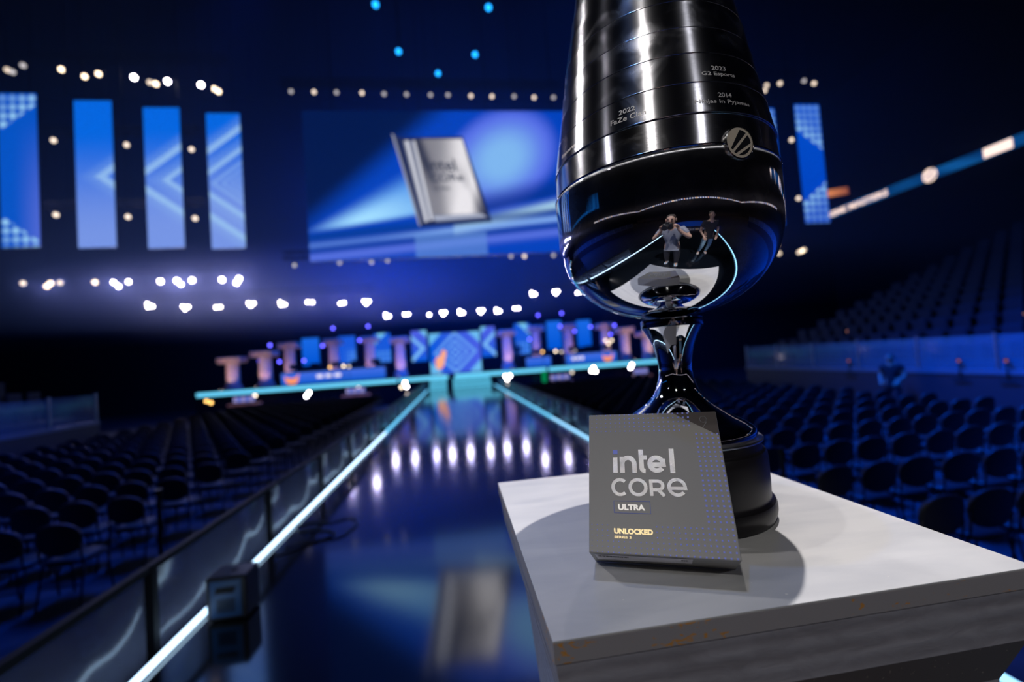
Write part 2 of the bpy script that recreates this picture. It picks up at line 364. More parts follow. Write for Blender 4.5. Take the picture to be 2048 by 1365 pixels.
for d, side, r, c, p in spots[:300]:
    o = proto if first else copy_tree(proto); first = False
    o.location = p + Vector((random.uniform(-.012, .012), random.uniform(-.02, .02), 0)); o.rotation_euler.z = random.uniform(-.04, .04)
    sd = 'left' if side < 0 else 'right'
    tag(o, 'black round-backed chair %s of the runway, %s row, %s seat from the aisle' % (sd, ordn(r), ordn(c)), 'chair', 'black chairs in rows %s of the runway' % sd)
if len(spots) > 300:
    bm = bmesh.new()
    tmp = bmesh.new()
    for ch in proto.children: tmp.from_mesh(ch.data)
    me = bpy.data.meshes.new('far'); tmp.to_mesh(me); tmp.free()
    nv = [v.co.copy() for v in me.vertices]; fc = [tuple(f.vertices) for f in me.polygons]; V = []; F = []
    for d, side, r, c, p in spots[300:]:
        b = len(V); V += [v + p for v in nv]; F += [tuple(i + b for i in f) for f in fc]
    me2 = bpy.data.meshes.new('far_chairs'); me2.from_pydata(V, [], F); bpy.data.meshes.remove(me); bm.free()
    tag(link('far_chairs', me2, None, FAB, True), 'distant rows of black chairs just in front of the stage', 'chairs', kind='stuff')

# ------------------------------------------------------------------ side stands
WALLP = mat('dasher_board', (.16, .18, .22), .4); STEP = mat('stand_concrete', (.015, .018, .025), .8)
SEATM = mat('blue_stadium_seat', (.014, .026, .045), .6, spec=.25)
GLS = mat('rink_glass', (.5, .6, .7), .08, alpha=.16, spec=.9)
def stand(side):
    sd = 'left' if side < 0 else 'right'; x0 = 10.3 if side > 0 else 9.5; ya, yb = (-6, 14.6) if side > 0 else (-6, 13.0)
    t = empty('rink_barrier', P(side * x0, ya, -.65), 'pale board with clear railing in front of the %s stand' % sd, 'barrier')
    L = (yb - ya) * S
    bm = bmesh.new(); box(bm, -.06, .06, 0, L, 0, .98 * S); obj('board', bm, mat('board_dark', (.03, .035, .05), .5), t)
    bm = bmesh.new(); box(bm, -.09, .09, 0, L, .98 * S, 1.07 * S); obj('ledge', bm, WALLP, t)
    bm = bmesh.new(); box(bm, -.01, .01, 0, L, 1.07 * S, 1.75 * S); obj('clear_railing', bm, GLS, t)
    n = 14
    for i in range(n + 1):
        bm = bmesh.new(); y = (L - .05) * i / n; box(bm, -.03, .03, y, y + .05, 1.07 * S, 1.8 * S); obj('railing_post', bm, mat('railing_metal', (.25, .28, .33), .35, .7), t)
    bm = bmesh.new(); xx = x0 + .5; z = -.65; pr = [(xx, -.65)]
    rows = 15
    for i in range(rows):
        zt = .55 + .3 * i; pr += [(xx + .8 * i, zt), (xx + .8 * (i + 1), zt)]
    pr.append((xx + .8 * rows, -.65))
    A = [bm.verts.new(P(side * x, ya, z)) for x, z in pr]; B = [bm.verts.new(P(side * x, yb, z)) for x, z in pr]
    for i in range(len(pr)): bm.faces.new((A[i], A[(i + 1) % len(pr)], B[(i + 1) % len(pr)], B[i]))
    bm.faces.new(A); bm.faces.new(B[::-1]); tag(obj('grandstand', bm, STEP), 'dark stepped stand rising on the %s side' % sd, 'stand')
    return [(side, i, j, P(side * (xx + .8 * i + .5), yb - .35 - .5 * j, .55 + .3 * i)) for i in range(rows) for j in range(int((yb - ya - .5) / .5))]
allseat = []
for sd in (-1, 1): allseat += stand(sd)
def make_seat():
    t = empty('stadium_seat')
    bm = bmesh.new(); box(bm, -.21, .21, -.16, .2, .38, .43); bevel(bm, .015, 1); obj('seat', bm, SEATM, t)
    bm = bmesh.new(); box(bm, -.21, .21, -.22, -.17, .4, .84); bevel(bm, .02, 1); obj('backrest', bm, SEATM, t)
    bm = bmesh.new(); box(bm, -.03, .03, -.18, -.1, 0, .38); obj('bracket', bm, STEP, t)
    return t
sp = []
for side, i, j, p in allseat:
    s = seen(p + Vector((0, 0, .4)), 10)
    if s: sp.append((s[2], side, i, j, p))
sp.sort(key=lambda q: q[0]); ps = make_seat(); first = True
for d, side, i, j, p in sp[:300]:
    o = ps if first else copy_tree(ps); first = False
    o.location = p; o.rotation_euler.z = PI / 2 if side > 0 else -PI / 2
    sd = 'left' if side < 0 else 'right'
    tag(o, 'blue tip-up seat in the %s stand, %s tier up, %s seat from its stage end' % (sd, ordn(i), ordn(j)), 'stand seat', 'blue seats of the %s stand' % sd)
if len(sp) > 300:
    V = []; F = []
    for d, side, i, j, p in sp[300:]:
        for ch in ps.children:
            b = len(V); sg = side
            V += [Vector((-v.co.y * sg, v.co.x * sg, v.co.z)) + p for v in ch.data.vertices]; F += [tuple(k + b for k in f.vertices) for f in ch.data.polygons]
    me = bpy.data.meshes.new('far_seats'); me.from_pydata(V, [], F); tag(link('far_stand_seats', me, None, SEATM), 'remaining far blue seats of the side stands', 'seats', kind='stuff')

# ribbon board on the balcony fronts
def disp(name, o0, U, Vv, nx, ny, fn, parent=None, thick=.12, case=True):
    """a display: picture mesh with o0 bottom-left, U along width, Vv up; fn(u,v)->rgb linear"""
    U, Vv = Vector(U), Vector(Vv); vs = []; cols = []
    nrm = U.cross(Vv).normalized()
    for j in range(ny + 1):
        for i in range(nx + 1):
            vs.append(Vector(o0) + U * (i / nx) + Vv * (j / ny) + nrm * .004); cols.append(fn(i / nx, j / ny))
    fs = [(j * (nx + 1) + i, j * (nx + 1) + i + 1, (j + 1) * (nx + 1) + i + 1, (j + 1) * (nx + 1) + i) for j in range(ny) for i in range(nx)]
    me = bpy.data.meshes.new(name); me.from_pydata(vs, [], fs)
    ca = me.color_attributes.new('picture', 'FLOAT_COLOR', 'POINT')
    flat = []
    for c in cols: flat += [c[0], c[1], c[2], 1.0]
    ca.data.foreach_set('color', flat)
    o = link(name, me, parent, display_mat())
    if case:
        bm = bmesh.new(); o0 = Vector(o0)
        q = [o0 - nrm * thick, o0 + U - nrm * thick, o0 + U + Vv - nrm * thick, o0 + Vv - nrm * thick, o0, o0 + U, o0 + U + Vv, o0 + Vv]
        w = [bm.verts.new(p) for p in q]
        for f in ((0, 3, 2, 1), (4, 5, 6, 7), (0, 1, 5, 4), (1, 2, 6, 5), (2, 3, 7, 6), (3, 0, 4, 7)): bm.faces.new([w[k] for k in f])
        obj('cabinet', bm, PLASTIC, parent)
    return o
def mix(a, b, t):
    t = max(0, min(1, t)); return tuple(a[i] + (b[i] - a[i]) * t for i in range(3))
def sst(x, a, b):
    t = max(0, min(1, (x - a) / (b - a))); return t * t * (3 - 2 * t)
def ribbon_fn(L):
    def f(u, v):
        s = u * L; c = mix((.0, .025, .13), (.005, .10, .36), .5 + .5 * math.sin(s * .5) * math.sin(s * 1.7 + v * 3))
        return c
    return f
def ribbon(side, x, y0, y1, z0, z1, label):
    t = empty('ribbon_display', (0, 0, 0), label, 'display')
    y0, y1 = y0 * S, y1 * S; L = y1 - y0
    if side > 0: o0, U = Vector((x * S, y1, z0 * S)), Vector((0, -L, 0))
    elif side < 0: o0, U = Vector((x * S, y0, z0 * S)), Vector((0, L, 0))
    disp('picture', o0, U, (0, 0, (z1 - z0) * S), int(L * 4), 4, ribbon_fn(L), t)
    return t
WLET = emis('display_white', (1, .78, .72), 1.5); OLET = emis('display_orange', (1, .35, .12), 1.0)
bz0, bz1 = 9.30, 9.84
rb = ribbon(1, 26, 1, 27.2, bz0, bz1, 'long blue ribbon display high on the right side with white lettering')
def on_ribbon(bm, y, z):           # flat artwork facing -X on the right ribbon; local x runs toward -Y
    xform(bm, Matrix(((0, 0, -1, 26 * S - .02), (-1, 0, 0, y * S), (0, 1, 0, z * S), (0, 0, 0, 1))))
for txt, y, wd in (('REME MASTERS', 31.4, 9.6 * S),):
    if y > 28: 
        bm = text_mesh('REME MASTERS', 4.3 * S, .34 * S, .01, .03); on_ribbon(bm, 27.0, bz0 + .10)
    else:
        bm = text_mesh(txt, wd, .5 * S, .01, .02); on_ribbon(bm, y, bz0 + .2)
    obj('white_lettering', bm, WLET, rb)
for y in (20.35, 12.5, 5):
    bm = bmesh.new(); tube(bm, [(0, 0, 0), (0, 0, .01)], .36 * S, 28); on_ribbon(bm, y, (bz0 + bz1) / 2); obj('round_emblem', bm, WLET, rb)
    bm = bmesh.new(); stroke(bm, [(-.3, -.12), (.25, .3)], .12, .012); stroke(bm, [(-.05, -.3), (.35, -.05)], .1, .012); on_ribbon(bm, y, (bz0 + bz1) / 2); obj('emblem_stripes', bm, emis('display_blue_dark', (.05, .1, .4), .6), rb)
for y in (17.9, 10.5, 2):
    bm = bmesh.new(); prism(bm, [(0, -.25), (1.3, -.25), (1.3, .27), (0, .27)], 0, .01); on_ribbon(bm, y, (bz0 + bz1) / 2); obj('white_block', bm, WLET, rb)
lb = ribbon(-1, -26, 1, 27.2, bz0, bz1, 'long blue ribbon display high on the left side')
# the end wall behind the camera: seen only as a dotted ring in the trophy
t = empty('ribbon_display', (0, 0, 0), 'ribbon display across the end wall behind the camera, seen in the trophy', 'display')
dotfn = lambda u, v: ((1, .5, .25) if int(u * 104) % 9 == 2 else ((.8, .75, .75) if int(u * 104) % 2 == 0 else (.01, .06, .3)))
disp('picture', P(24, -21, 5.4), P(-48, 0, 0), P(0, 0, .32), 312, 1, dotfn, t)
for sd in (-1, 1):
    t = empty('ribbon_display', (0, 0, 0), 'lower dotted ribbon display on the %s side behind the camera, seen in the trophy' % ('left' if sd < 0 else 'right'), 'display')
    if sd > 0: disp('picture', P(24.1, 4, 5.4), P(0, -25, 0), P(0, 0, .32), 160, 1, dotfn, t)
    else: disp('picture', P(-24.1, -21, 5.4), P(0, 25, 0), P(0, 0, .32), 160, 1, dotfn, t)
t = empty('score_display', (0, 0, 0), 'small orange display glowing beside the tall panel at right', 'display')
disp('picture', at(1654, 395, 26.5), at(1697, 388, 26.2) - at(1654, 395, 26.5), Vector((0, 0, .55)), 8, 4, lambda u, v: mix((.8, .28, .1), (.3, .08, .05), u), t)

bm = bmesh.new(); p_ = at(1675, 386, 26.4); tube(bm, [p_ + Vector((0, .06, 0)), Vector((p_.x, p_.y + .06, 20 * S - .001))], .03, 6); obj('drop_pole', bm, TRUSS, t)
# ------------------------------------------------------------------ tall hanging panels
def dots(c, a, b, n, bright=1.0):
    fx, fy = (a * n) % 1 - .5, (b * n) % 1 - .5
    r = math.hypot(fx, fy); return 1 - sst(r, .28, .50)
LAV = (.19, .32, .86); BLU = (.0, .11, .80); SKY = (.30, .62, .98)
def panel_fn(idx, mirror=False):
    def f(u, v):
        uu = (1 - u) if mirror else u
        t0 = idx + uu; z = (v - .48) * 5.7
        c = mix((.0, .14, .82), LAV, sst(-(v - .5) + .25 * (idx - .5) * .3, -.25, .5)) if idx > 0 else mix((.0, .09, .62), (.10, .16, .75), sst(uu, .3, 1.3) * sst(.9 - v, 0, .8))
        if mirror: c = mix((.0, .055, .58), (.0, .08, .66), v)
        t = t0 - abs(z)
        if (idx == 0 or mirror):
            lim = -1.55 if not mirror else -.75
            if t < lim:
                k = dots(0, uu, z / 1.31, 4.0)
                c = mix(c, SKY, 1.0 * k * (.35 + .65 * sst(t, lim - 1.1, lim)))
            return c
        for a, w in ((1.5, .30), (2.45, .22), (3.05, .14), (3.36, .10), (3.62, .07), (3.82, .05)):
            e = t - a
            if 0 <= e < w: c = mix(c, (.34, .6, .97), .75 if w > .2 else .4)
            elif w > .2 and -.5 < e < 0: c = mix(c, (.34, .6, .97), .5 * dots(0, uu, z / 1.31, 9) * (1 + e / .5))
        return c
    return f
def hang(o0, o1, zb, zt, idx, label, mirror=False):
    t = empty('video_screen', (0, 0, 0), label, 'display', 'tall hanging display panels')
    a = Vector((o0[0], o0[1], zb)); U = Vector((o1[0] - o0[0], o1[1] - o0[1], 0))
    disp('picture', a, U, Vector((0, 0, zt - zb)), 44, 180, panel_fn(idx, mirror), t)
    for k in (.2, .8):
        bm = bmesh.new(); q = a + U * k; tube(bm, [(q.x, q.y + .06, zt), (q.x, q.y + .06, 20 * S - .001)], .012, 6); obj('hanging_cable', bm, TRUSS, t)
PX = [(-16.6, -15.3, 6.77, 12.72), (-14.02, -12.7, 6.66, 12.45), (-11.58, -10.27, 6.55, 12.18), (-9.29, -8.03, 6.45, 11.95)]
nm = ['outermost tall panel at far left with dotted corners', 'second tall blue panel from the left with one small chevron', 'third tall blue panel from the left with two nested chevrons', 'tall blue panel nearest the big screen on its left with many chevrons']
for i, (a, b, z0, z1) in enumerate(PX): hang((a * S, 18.6 * S), (b * S, 18.6 * S), z0 * S, z1 * S, i, nm[i])
hang((16.72 * S, 18.6 * S), (18.03 * S, 18.6 * S), 6.67 * S, 12.42 * S, 0, 'outermost tall panel at right with dotted ends beside the ribbon display', True)
hang((14.35 * S, 18.6 * S), (15.66 * S, 18.6 * S), 6.62 * S, 12.22 * S, 1, 'tall panel half hidden just right of the trophy bowl', True)

# ------------------------------------------------------------------ the big hanging screen
def gauss(x, s): return math.exp(-(x / s) ** 2)
SX0, SX1, SZ0, SZ1 = -5.62, 6.1, 5.78, 12.07
def px_to_uv(px, py):
    p = at(px, py, 18.6); return ((p.x / S - SX0) / (SX1 - SX0), (p.z / S - SZ0) / (SZ1 - SZ0))
def line_v(a, b, u): return a[1] + (b[1] - a[1]) * (u - a[0]) / (b[0] - a[0])
k0 = px_to_uv(612, 440); k1 = px_to_uv(862, 222); ka = px_to_uv(612, 466); kb = px_to_uv(835, 430); kc = px_to_uv(1000, 318)
kd = px_to_uv(1110, 412); ke = px_to_uv(990, 440); s1a = px_to_uv(612, 494); s1b = px_to_uv(985, 452); s2a = px_to_uv(612, 518); s2b = px_to_uv(985, 478)
def big_fn(u, v):
    c = (.0, .055, .55)
    top = line_v(k0, k1, u); c = mix(c, (.0, .008, .075), sst(v - top, -.16, .10))
    # fan of light from the left edge
    if u < .62:
        hi = ka[1] + (u - ka[0]) * (kc[1] + .24 - ka[1]) / .62; lo = line_v(ka, kb, u)
        s = sst(v, lo - .02, lo + .03) * (1 - sst(v, hi - .16, hi + .03)); c = mix(c, (.07, .33, .98), s * (1 - .35 * sst(u, 0, .62)))
        c = mix(c, (.42, .84, 1.15), s * gauss(v - lo - .03, .06 + .30 * u) * (1 - sst(u, .1, .6)))
    r = math.hypot((u - kc[0] - .15 * (v - .6)) / .20, (v - kc[1]) / .36)
    c = mix(c, mix((.22, .50, .95), (.10, .17, .88), sst(r, .2, .9)), 1 - sst(r, .78, 1.12))
    if u > .5:
        m_ = line_v(ke, kd, u); c = mix(c, (.50, .82, 1), gauss(v - m_, .035) * .9); c = mix(c, (.0, .03, .30), .85 * sst(v, m_ + .05, m_ + .09) * (1 - sst(v, m_ + .1, m_ + .25)))
    m_ = line_v(s1a, s1b, u); c = mix(c, (.0, .04, .30), gauss(v - m_ - .05, .03) * .8); c = mix(c, (.24, .46, .95), gauss(v - m_, .020) * (.35 + .6 * sst(u, .2, .6)))
    m_ = line_v(s2a, s2b, u); c = mix(c, (.12, .20, .85), gauss(v - m_, .03) * .8); c = mix(c, (.0, .03, .25), gauss(v - (m_ + .045), .018) * .6)
    if .36 < u < .62 and v < .16: c = mix(c, (.14, .32, .78), .5)
    return c
t = empty('hanging_screen', (0, 0, 0), 'huge hanging screen showing a tilted silver processor in blue light beams', 'display')
disp('picture', P(SX0, 18.6, SZ0), P(SX1 - SX0, 0, 0), P(0, 0, SZ1 - SZ0), 300, 160, big_fn, t, .25)
for k in (.1, .35, .65, .9):
    bm = bmesh.new(); xx = SX0 + (SX1 - SX0) * k; tube(bm, [P(xx, 18.7, SZ1), P(xx, 18.7, 19.9995)], .02, 6); obj('hanging_cable', bm, TRUSS, t)
def art(poly, off, fn, name):      # flat artwork shown on the screen, given by its outline in the picture
    q = [at(x, y, 18.6) for x, y in poly]; n = 24; vs = []; cols = []
    for j in range(n + 1):
        for i in range(n + 1):
            a, b = i / n, j / n
            p = (q[0] * (1 - a) + q[1] * a) * (1 - b) + (q[3] * (1 - a) + q[2] * a) * b; p.y -= off; vs.append(p); cols.append(fn(a, b))
    me = bpy.data.meshes.new(name); me.from_pydata(vs, [], [(j * (n + 1) + i, (j + 1) * (n + 1) + i, (j + 1) * (n + 1) + i + 1, j * (n + 1) + i + 1) for j in range(n) for i in range(n)])
    ca = me.color_attributes.new('picture', 'FLOAT_COLOR', 'POINT'); ca.data.foreach_set('color', [x for c in cols for x in (*c, 1.0)])
    return link(name, me, t, display_mat())
art([(783, 268), (800, 276), (858, 452), (838, 452)], .03, lambda a, b: mix((.35, .38, .48), (.02, .03, .10), sst(a, .1, .4)), 'processor_side')
art([(798, 276), (925, 274), (984, 444), (842, 454)], .032, lambda a, b: (.012, .02, .08), 'processor_board')
art([(806, 282), (834, 282), (868, 440), (846, 446)], .036, lambda a, b: mix((.10, .12, .22), (.75, .78, .88), gauss(a - .25 - .1 * b, .14) + gauss(a - .8, .12)), 'processor_edge')
def metal(a, b):
    k = .26 + .70 * gauss(a + .5 * b - 1.0, .30) * sst(a, .05, .4) + .45 * gauss(a + b - 1.55, .16) - .32 * gauss(a - .35 * b - .62, .10) * sst(b, .15, .5) - .25 * gauss(a - .05 - .2 * b, .12) * (1 - sst(b, .3, .8))
    return mix((.02, .025, .06), (.86, .85, .92), k)
art([(829, 278), (918, 277), (932, 290), (978, 436)], .04, metal, 'processor_lid') if False else None
art([(829, 279), (924, 279), (972, 434), (868, 440)], .04, metal, 'processor_lid')
art([(866, 432), (962, 428), (978, 437), (872, 446)], .044, lambda a, b: mix((.55, .6, .75), (.05, .08, .2), abs(b - .4) * 2), 'processor_lip')
def screen_text(body, c0, c1, h, nmz):
    a, b = at(*c0, 18.6), at(*c1, 18.6); w = (b - a).length; d = (b - a).normalized(); upv = (Vector((0, 0, 1)) - d * d.z).normalized(); tl = Vector((-.18, 0, 1)); upv = (upv + Vector((-.28, 0, 0))).normalized()
    bm = text_mesh(body, w, h * S, 0, .015); M = Matrix(((d.x, upv.x, 0, a.x), (d.y, upv.y, -1, a.y - .06), (d.z, upv.z, 0, a.z), (0, 0, 0, 1))); xform(bm, M)
    return obj(nmz, bm, emis('display_dark', (.05, .06, .1), .8), t)
screen_text('intel', (858, 342), (915, 344), .55, 'screen_lettering'); screen_text('CORe', (864, 365), (929, 363), .36, 'screen_lettering'); screen_text('ULTRA', (869, 382), (902, 381), .14, 'screen_lettering')

# ------------------------------------------------------------------ stage
STG = mat('stage_deck', (.012, .014, .02), .2)
bm = bmesh.new(); prism(bm, [(-12.6 * S, 23.15 * S), (12.6 * S, 23.15 * S), (13.2 * S, 30.5 * S), (-13.2 * S, 30.5 * S)], -.645 * S, .5 * S)
tag(obj('stage_platform', bm, STG), 'wide black stage platform at the far end of the runway', 'stage')
bm = bmesh.new(); box(bm, -12.6 * S, 12.6 * S, 23.45 * S, 30.4 * S, .5 * S + .001, .69 * S); tag(obj('stage_deck', bm, STG), 'raised glossy deck of the far stage carrying desks and columns', 'stage deck')
for a, b, l in ((-12.5, -3.05, 'cyan light bar along the left wing of the stage front'), (-2.95, -.48, 'short cyan light bar left of the stage steps'), (-.12, 4.72, 'cyan light bar right of the stage steps'), (4.86, 12.4, 'cyan light bar along the right wing of the stage front')):
    bm = bmesh.new(); box(bm, a * S, b * S, 23.05 * S, 23.13 * S, .47 * S, .67 * S); tag(obj('light_bar', bm, emis('stage_cyan', (.12, .54, .80), 1.3)), l, 'light bar', 'cyan light bars on the stage front')
for i in range(4):
    for a, b, sd in ((-1.42, -.52, 'left'), (-.26, 1.70, 'right')):
        te = empty('stage_step', (0, 0, 0), '%s step from the floor of the %s glowing stage steps' % (ordn(i), sd), 'step', 'glowing steps up to the stage')
        y = 22.2 + .23 * i
        bm = bmesh.new(); box(bm, a * S, b * S, y * S, (23.0) * S, .118 * i * S, .118 * (i + 1) * S); obj('tread', bm, STG, te)
        bm = bmesh.new(); box(bm, (a + .02) * S, (b - .02) * S, y * S - .012, y * S - .001, (.118 * i + .015) * S, (.118 * i + .10) * S); obj('light_riser', bm, emis('step_cyan', (.10, .52, .78), 1.1), te)
# back panels of the stage
def dia_fn(cx, w, h, full=False):
    def f(u, v):
        x = (u - .5) * w; z = (v - .5) * h
        c = mix((.0, .10, .72), (.07, .12, .80), u)
        t = abs(x) * .95 + abs(z)
        if full:
            for a, b in ((0, .12), (.26, .42), (.62, .80), (1.05, 1.26)):
                if a <= t < b: c = mix(c, (.16, .42, .92), .85)
            if t > 1.95: c = mix(c, (.18, .62, .92), .75)
        return c
    return f
def chev_fn(dirn, w, h):
    def f(u, v):
        x = (u if dirn > 0 else 1 - u) * w; z = (v - .42) * h
        c = mix((.0, .10, .72), (.08, .12, .78), v)
        e = abs(z) + x
        if .55 < e < .85: c = mix(c, (.22, .55, .95), .85)
        if e > 1.6 and v > .6: c = mix(c, (.2, .62, .92), .85)
        return c
    return f
def plain_fn(u, v): return mix((.0, .09, .66), (.01, .14, .78), v)
def corner_fn(d):
    def f(u, v):
        c = (.01, .10, .70); uu = u if d > 0 else 1 - u
        e = (1 - v) * 1.8 + uu
        if .25 < e < .75: c = mix(c, (.2, .62, .9), .85)
        if v < .4: c = mix(c, (.12, .42, .9), .5 * dots(0, u, v * 1.8, 4))
        return c
    return f
def speck_fn(u, v): return mix((.01, .1, .7), (.12, .4, .9), .6 * dots(0, u, v * 1.8, 4) * sst(u, .2, .8) * (1 - sst(v, .3, .6)))
BP = [(-9.02, -8.05, 1.7, 3.33, plain_fn, 'plain blue panel at the far left of the stage'), (-6.93, -5.95, 1.7, 3.32, speck_fn, 'blue speckled panel behind the left desk'), (-4.85, -3.9, 1.6, 3.36, corner_fn(1), 'blue panel with a bright corner band behind the left desk end'),
      (-2.65, -1.72, 1.5, 3.38, chev_fn(1, .95, 1.9), 'narrow chevron panel left of the main stage screen'), (1.62, 2.50, 1.5, 3.38, chev_fn(-1, .9, 1.9), 'narrow chevron panel right of the main stage screen'), (3.74, 4.72, 1.5, 3.46, corner_fn(-1), 'blue panel with a bright corner band right of centre stage'),
      (5.82, 6.78, 1.7, 3.48, plain_fn, 'plain lavender blue panel behind the right desk'), (7.80, 8.72, 1.72, 3.42, plain_fn, 'bright plain blue panel behind the right desk end')]
for a, b, z0, z1, fn, l in BP:
    te = empty('video_screen', (0, 0, 0), l, 'display', 'upright blue panels at the back of the stage'); disp('picture', P(a, 27.5, z0), P(b - a, 0, 0), P(0, 0, z1 - z0), 24, 48, fn, te)
    for k in (.15, .85):
        bm = bmesh.new(); box(bm, (a + (b - a) * k) * S - .03, (a + (b - a) * k) * S + .03, 27.52 * S, 27.56 * S, .692 * S, z0 * S); obj('support_leg', bm, TRUSS, te)
te = empty('stage_screen', (0, 0, 0), 'main stage screen with nested glowing diamonds at the runway end', 'display')
disp('picture', P(-1.55, 27, .692), P(3.06, 0, 0), P(0, 0, 2.42), 90, 72, dia_fn(0, 3.06, 2.38, True), te)
def blob(pts, Y, m, name, parent, dy=.03):
    bm = bmesh.new(); q = [at(x, y, Y) for x, y in pts]; vs = [bm.verts.new(p - Vector((0, dy, 0))) for p in q]; bm.faces.new(vs); return obj(name, bm, m, parent)
ORA = emis('display_orange_pale', (1.0, .42, .25), 1.0)
blob([(873, 738), (870, 722), (874, 715), (880, 713), (884, 701), (889, 700), (893, 705), (890, 722), (887, 735), (880, 740)], 27, ORA, 'orange_figure', te, .05)

# desks
DESK = mat('desk_black', (.015, .015, .02), .4)
def desk(x0, x1, y, z0, z1, label, orange=None, logos=None, n_mon=5, edge=.0):
    te = empty('player_desk', P((x0 + x1) / 2, y, z0), label, 'desk', 'player desks on the stage'); w = (x1 - x0) * S; h = (z1 - z0) * S; lo = te
    pm = P((x0 + x1) / 2, y, z0)
    bm = bmesh.new(); box(bm, -w / 2, w / 2, .0, .9, 0, h * .98); obj('desk_body', bm, DESK, te)
    bm = bmesh.new(); box(bm, -w / 2 - .04, w / 2 + .04, -.05, 1.0, h * .98, h * .98 + .05); obj('desk_top', bm, mat('desk_wood', (.22, .13, .08), .5), te)
    me = disp('front_display', Vector((-w / 2, -.02, 0.03)), Vector((w, 0, 0)), Vector((0, 0, h * .9)), 12, 6, lambda u, v: mix((.0, .10, .62), (.06, .16, .80), v), te, .01, False)
    if orange:
        a, s = orange
        bm = bmesh.new(); pts = [(-.5, .3), (-.42, -.25), (-.2, -.5), (.2, -.5), (.42, -.2), (.5, .5), (.3, .15), (0, .05), (-.3, .15)]
        prism(bm, [(x * s * 1.35, z * s) for x, z in pts], 0, .01, Matrix(((1, 0, 0, a * w), (0, 0, -1, -.035), (0, 1, 0, h * .48), (0, 0, 0, 1)))); obj('orange_motif', bm, emis('desk_orange', (1, .32, .14), 1.0), te)
    if logos:
        for k in range(3):
            bm = bmesh.new(); xx = logos * w + (k - 1) * .085 * w
            prism(bm, [(-.03 * w, -.1), (.03 * w, -.1), (.03 * w, .1), (-.03 * w, .1)], 0, .01, Matrix(((1, 0, 0, xx), (0, 0, -1, -.035), (0, 1, 0, h * .56), (0, 0, 0, 1)))); obj('white_block', bm, emis('desk_white', (.9, .85, 1), 1.0), te)
    ms = empty('m')
    bpy.data.objects.remove(ms)
    for k in range(n_mon):
        xx = x0 + (x1 - x0) * (k + .5) / n_mon
        m_ = empty('monitor', P(xx, y + .35, z1) + Vector((0, 0, .045)), '%s monitor from the left on the %s' % (ordn(k), label.split(' with ')[0]), 'monitor', 'monitors on the stage desks')
        bm = bmesh.new(); box(bm, -.27, .27, 0, .03, .12, .44); bevel(bm, .006, 1); obj('display_case', bm, PLASTIC, m_)
        bm = bmesh.new(); box(bm, -.03, .03, .01, .04, .01, .2); obj('neck', bm, PLASTIC, m_)
        bm = bmesh.new(); box(bm, -.12, .12, -.06, .1, 0, .012); obj('foot', bm, PLASTIC, m_)
desk(-8.95, -3.75, 24.0, .70, 1.36, 'long blue fronted desk on the left wing with orange motif', (-.40, .62), -.05, 5)
desk(6.05, 9.0, 24.0, .70, 1.30, 'blue fronted desk on the right wing with orange motif', (.32, .55), -.27, 3)
desk(3.85, 5.25, 24.3, .70, 1.28, 'small blue fronted desk right of centre stage', None, None, 1)
# columns
STN = mat('pinkish_plaster', (.62, .42, .38), .6, var=(5, (.7, .5, .46), .3, .7, (1, 1, 1)))
def column(x, y, z0, z1, w, label):
    te = empty('column', P(x, y, z0), label, 'column', 'fluted plaster columns on the stage'); h = (z1 - z0) * S; r = w * S / 2
    bm = bmesh.new(); n = 40; rings = []
    for k, z in enumerate((.12, .3, .5, .7, .86)):
        rr = r * (.62 - .05 * k / 4)
        rings.append([bm.verts.new(((rr * (1 - .07 * (i % 2))) * math.cos(2 * PI * i / n), (rr * (1 - .07 * (i % 2))) * math.sin(2 * PI * i / n), h * z)) for i in range(n)])
    for A, B in zip(rings, rings[1:]):
        for i in range(n): bm.faces.new((A[i], A[(i + 1) % n], B[(i + 1) % n], B[i]))
    bm.faces.new(rings[0][::-1]); bm.faces.new(rings[-1]); obj('fluted_shaft', bm, STN, te)
    bm = bmesh.new(); lathe(bm, [(.001, 0), (r * .85, 0), (r * .85, h * .04), (r * .75, h * .07), (r * .8, h * .1), (r * .62, h * .13), (.001, h * .13)], 28); obj('base', bm, STN, te, False)
    bm = bmesh.new(); lathe(bm, [(.001, h * .86), (r * .6, h * .86), (r * .66, h * .9), (r * .95, h * .95), (.001, h * .95)], 28)
    box(bm, -r, r, -r, r, h * .95, h); 
    for sx in (-1, 1): tube(bm, [(sx * r * .85, -r * .8, h * .91), (sx * r * .85, r * .8, h * .91)], r * .28, 14)
    obj('capital', bm, STN, te)
CO = [(-11.72, 25, 2.36), (-10.1, 25, 2.60), (-9.55, 27.0, 3.1), (-7.1, 27.0, 3.16), (-5.02, 27.0, 3.16), (-3.08, 25.2, 2.9), (2.95, 25.2, 2.92), (5.0, 27.0, 3.2), (7.05, 27.0, 3.2), (9.3, 26.6, 3.05), (9.9, 24.9, 2.62), (10.95, 24.2, 2.28)]
for i, (x, y, zt) in enumerate(CO):
    column(x, y, .692, zt, .95 if i not in (0, 1) else 1.05, '%s fluted plaster column from the left on the stage' % ordn(i))
    l = spot('column_uplight', P(x, y - 1.3, .8), P(x, y, 2.0), 85, (1, .72, .70), .03, 60, .6)
    te = empty('floor_light', P(x, y - 1.3, .692), 'small round light at the foot of the %s column from the left' % ordn(i), 'lamp', 'floor lights at the column feet')
    bm = bmesh.new(); tube(bm, [(0, 0, 0), (0, 0, .05)], .07, 14); obj('housing', bm, PLASTIC, te)
    bm = bmesh.new(); tube(bm, [(0, 0, .05), (0, 0, .055)], .055, 14); obj('lens', bm, emis('uplight_lens', (1, .7, .66), 5), te)

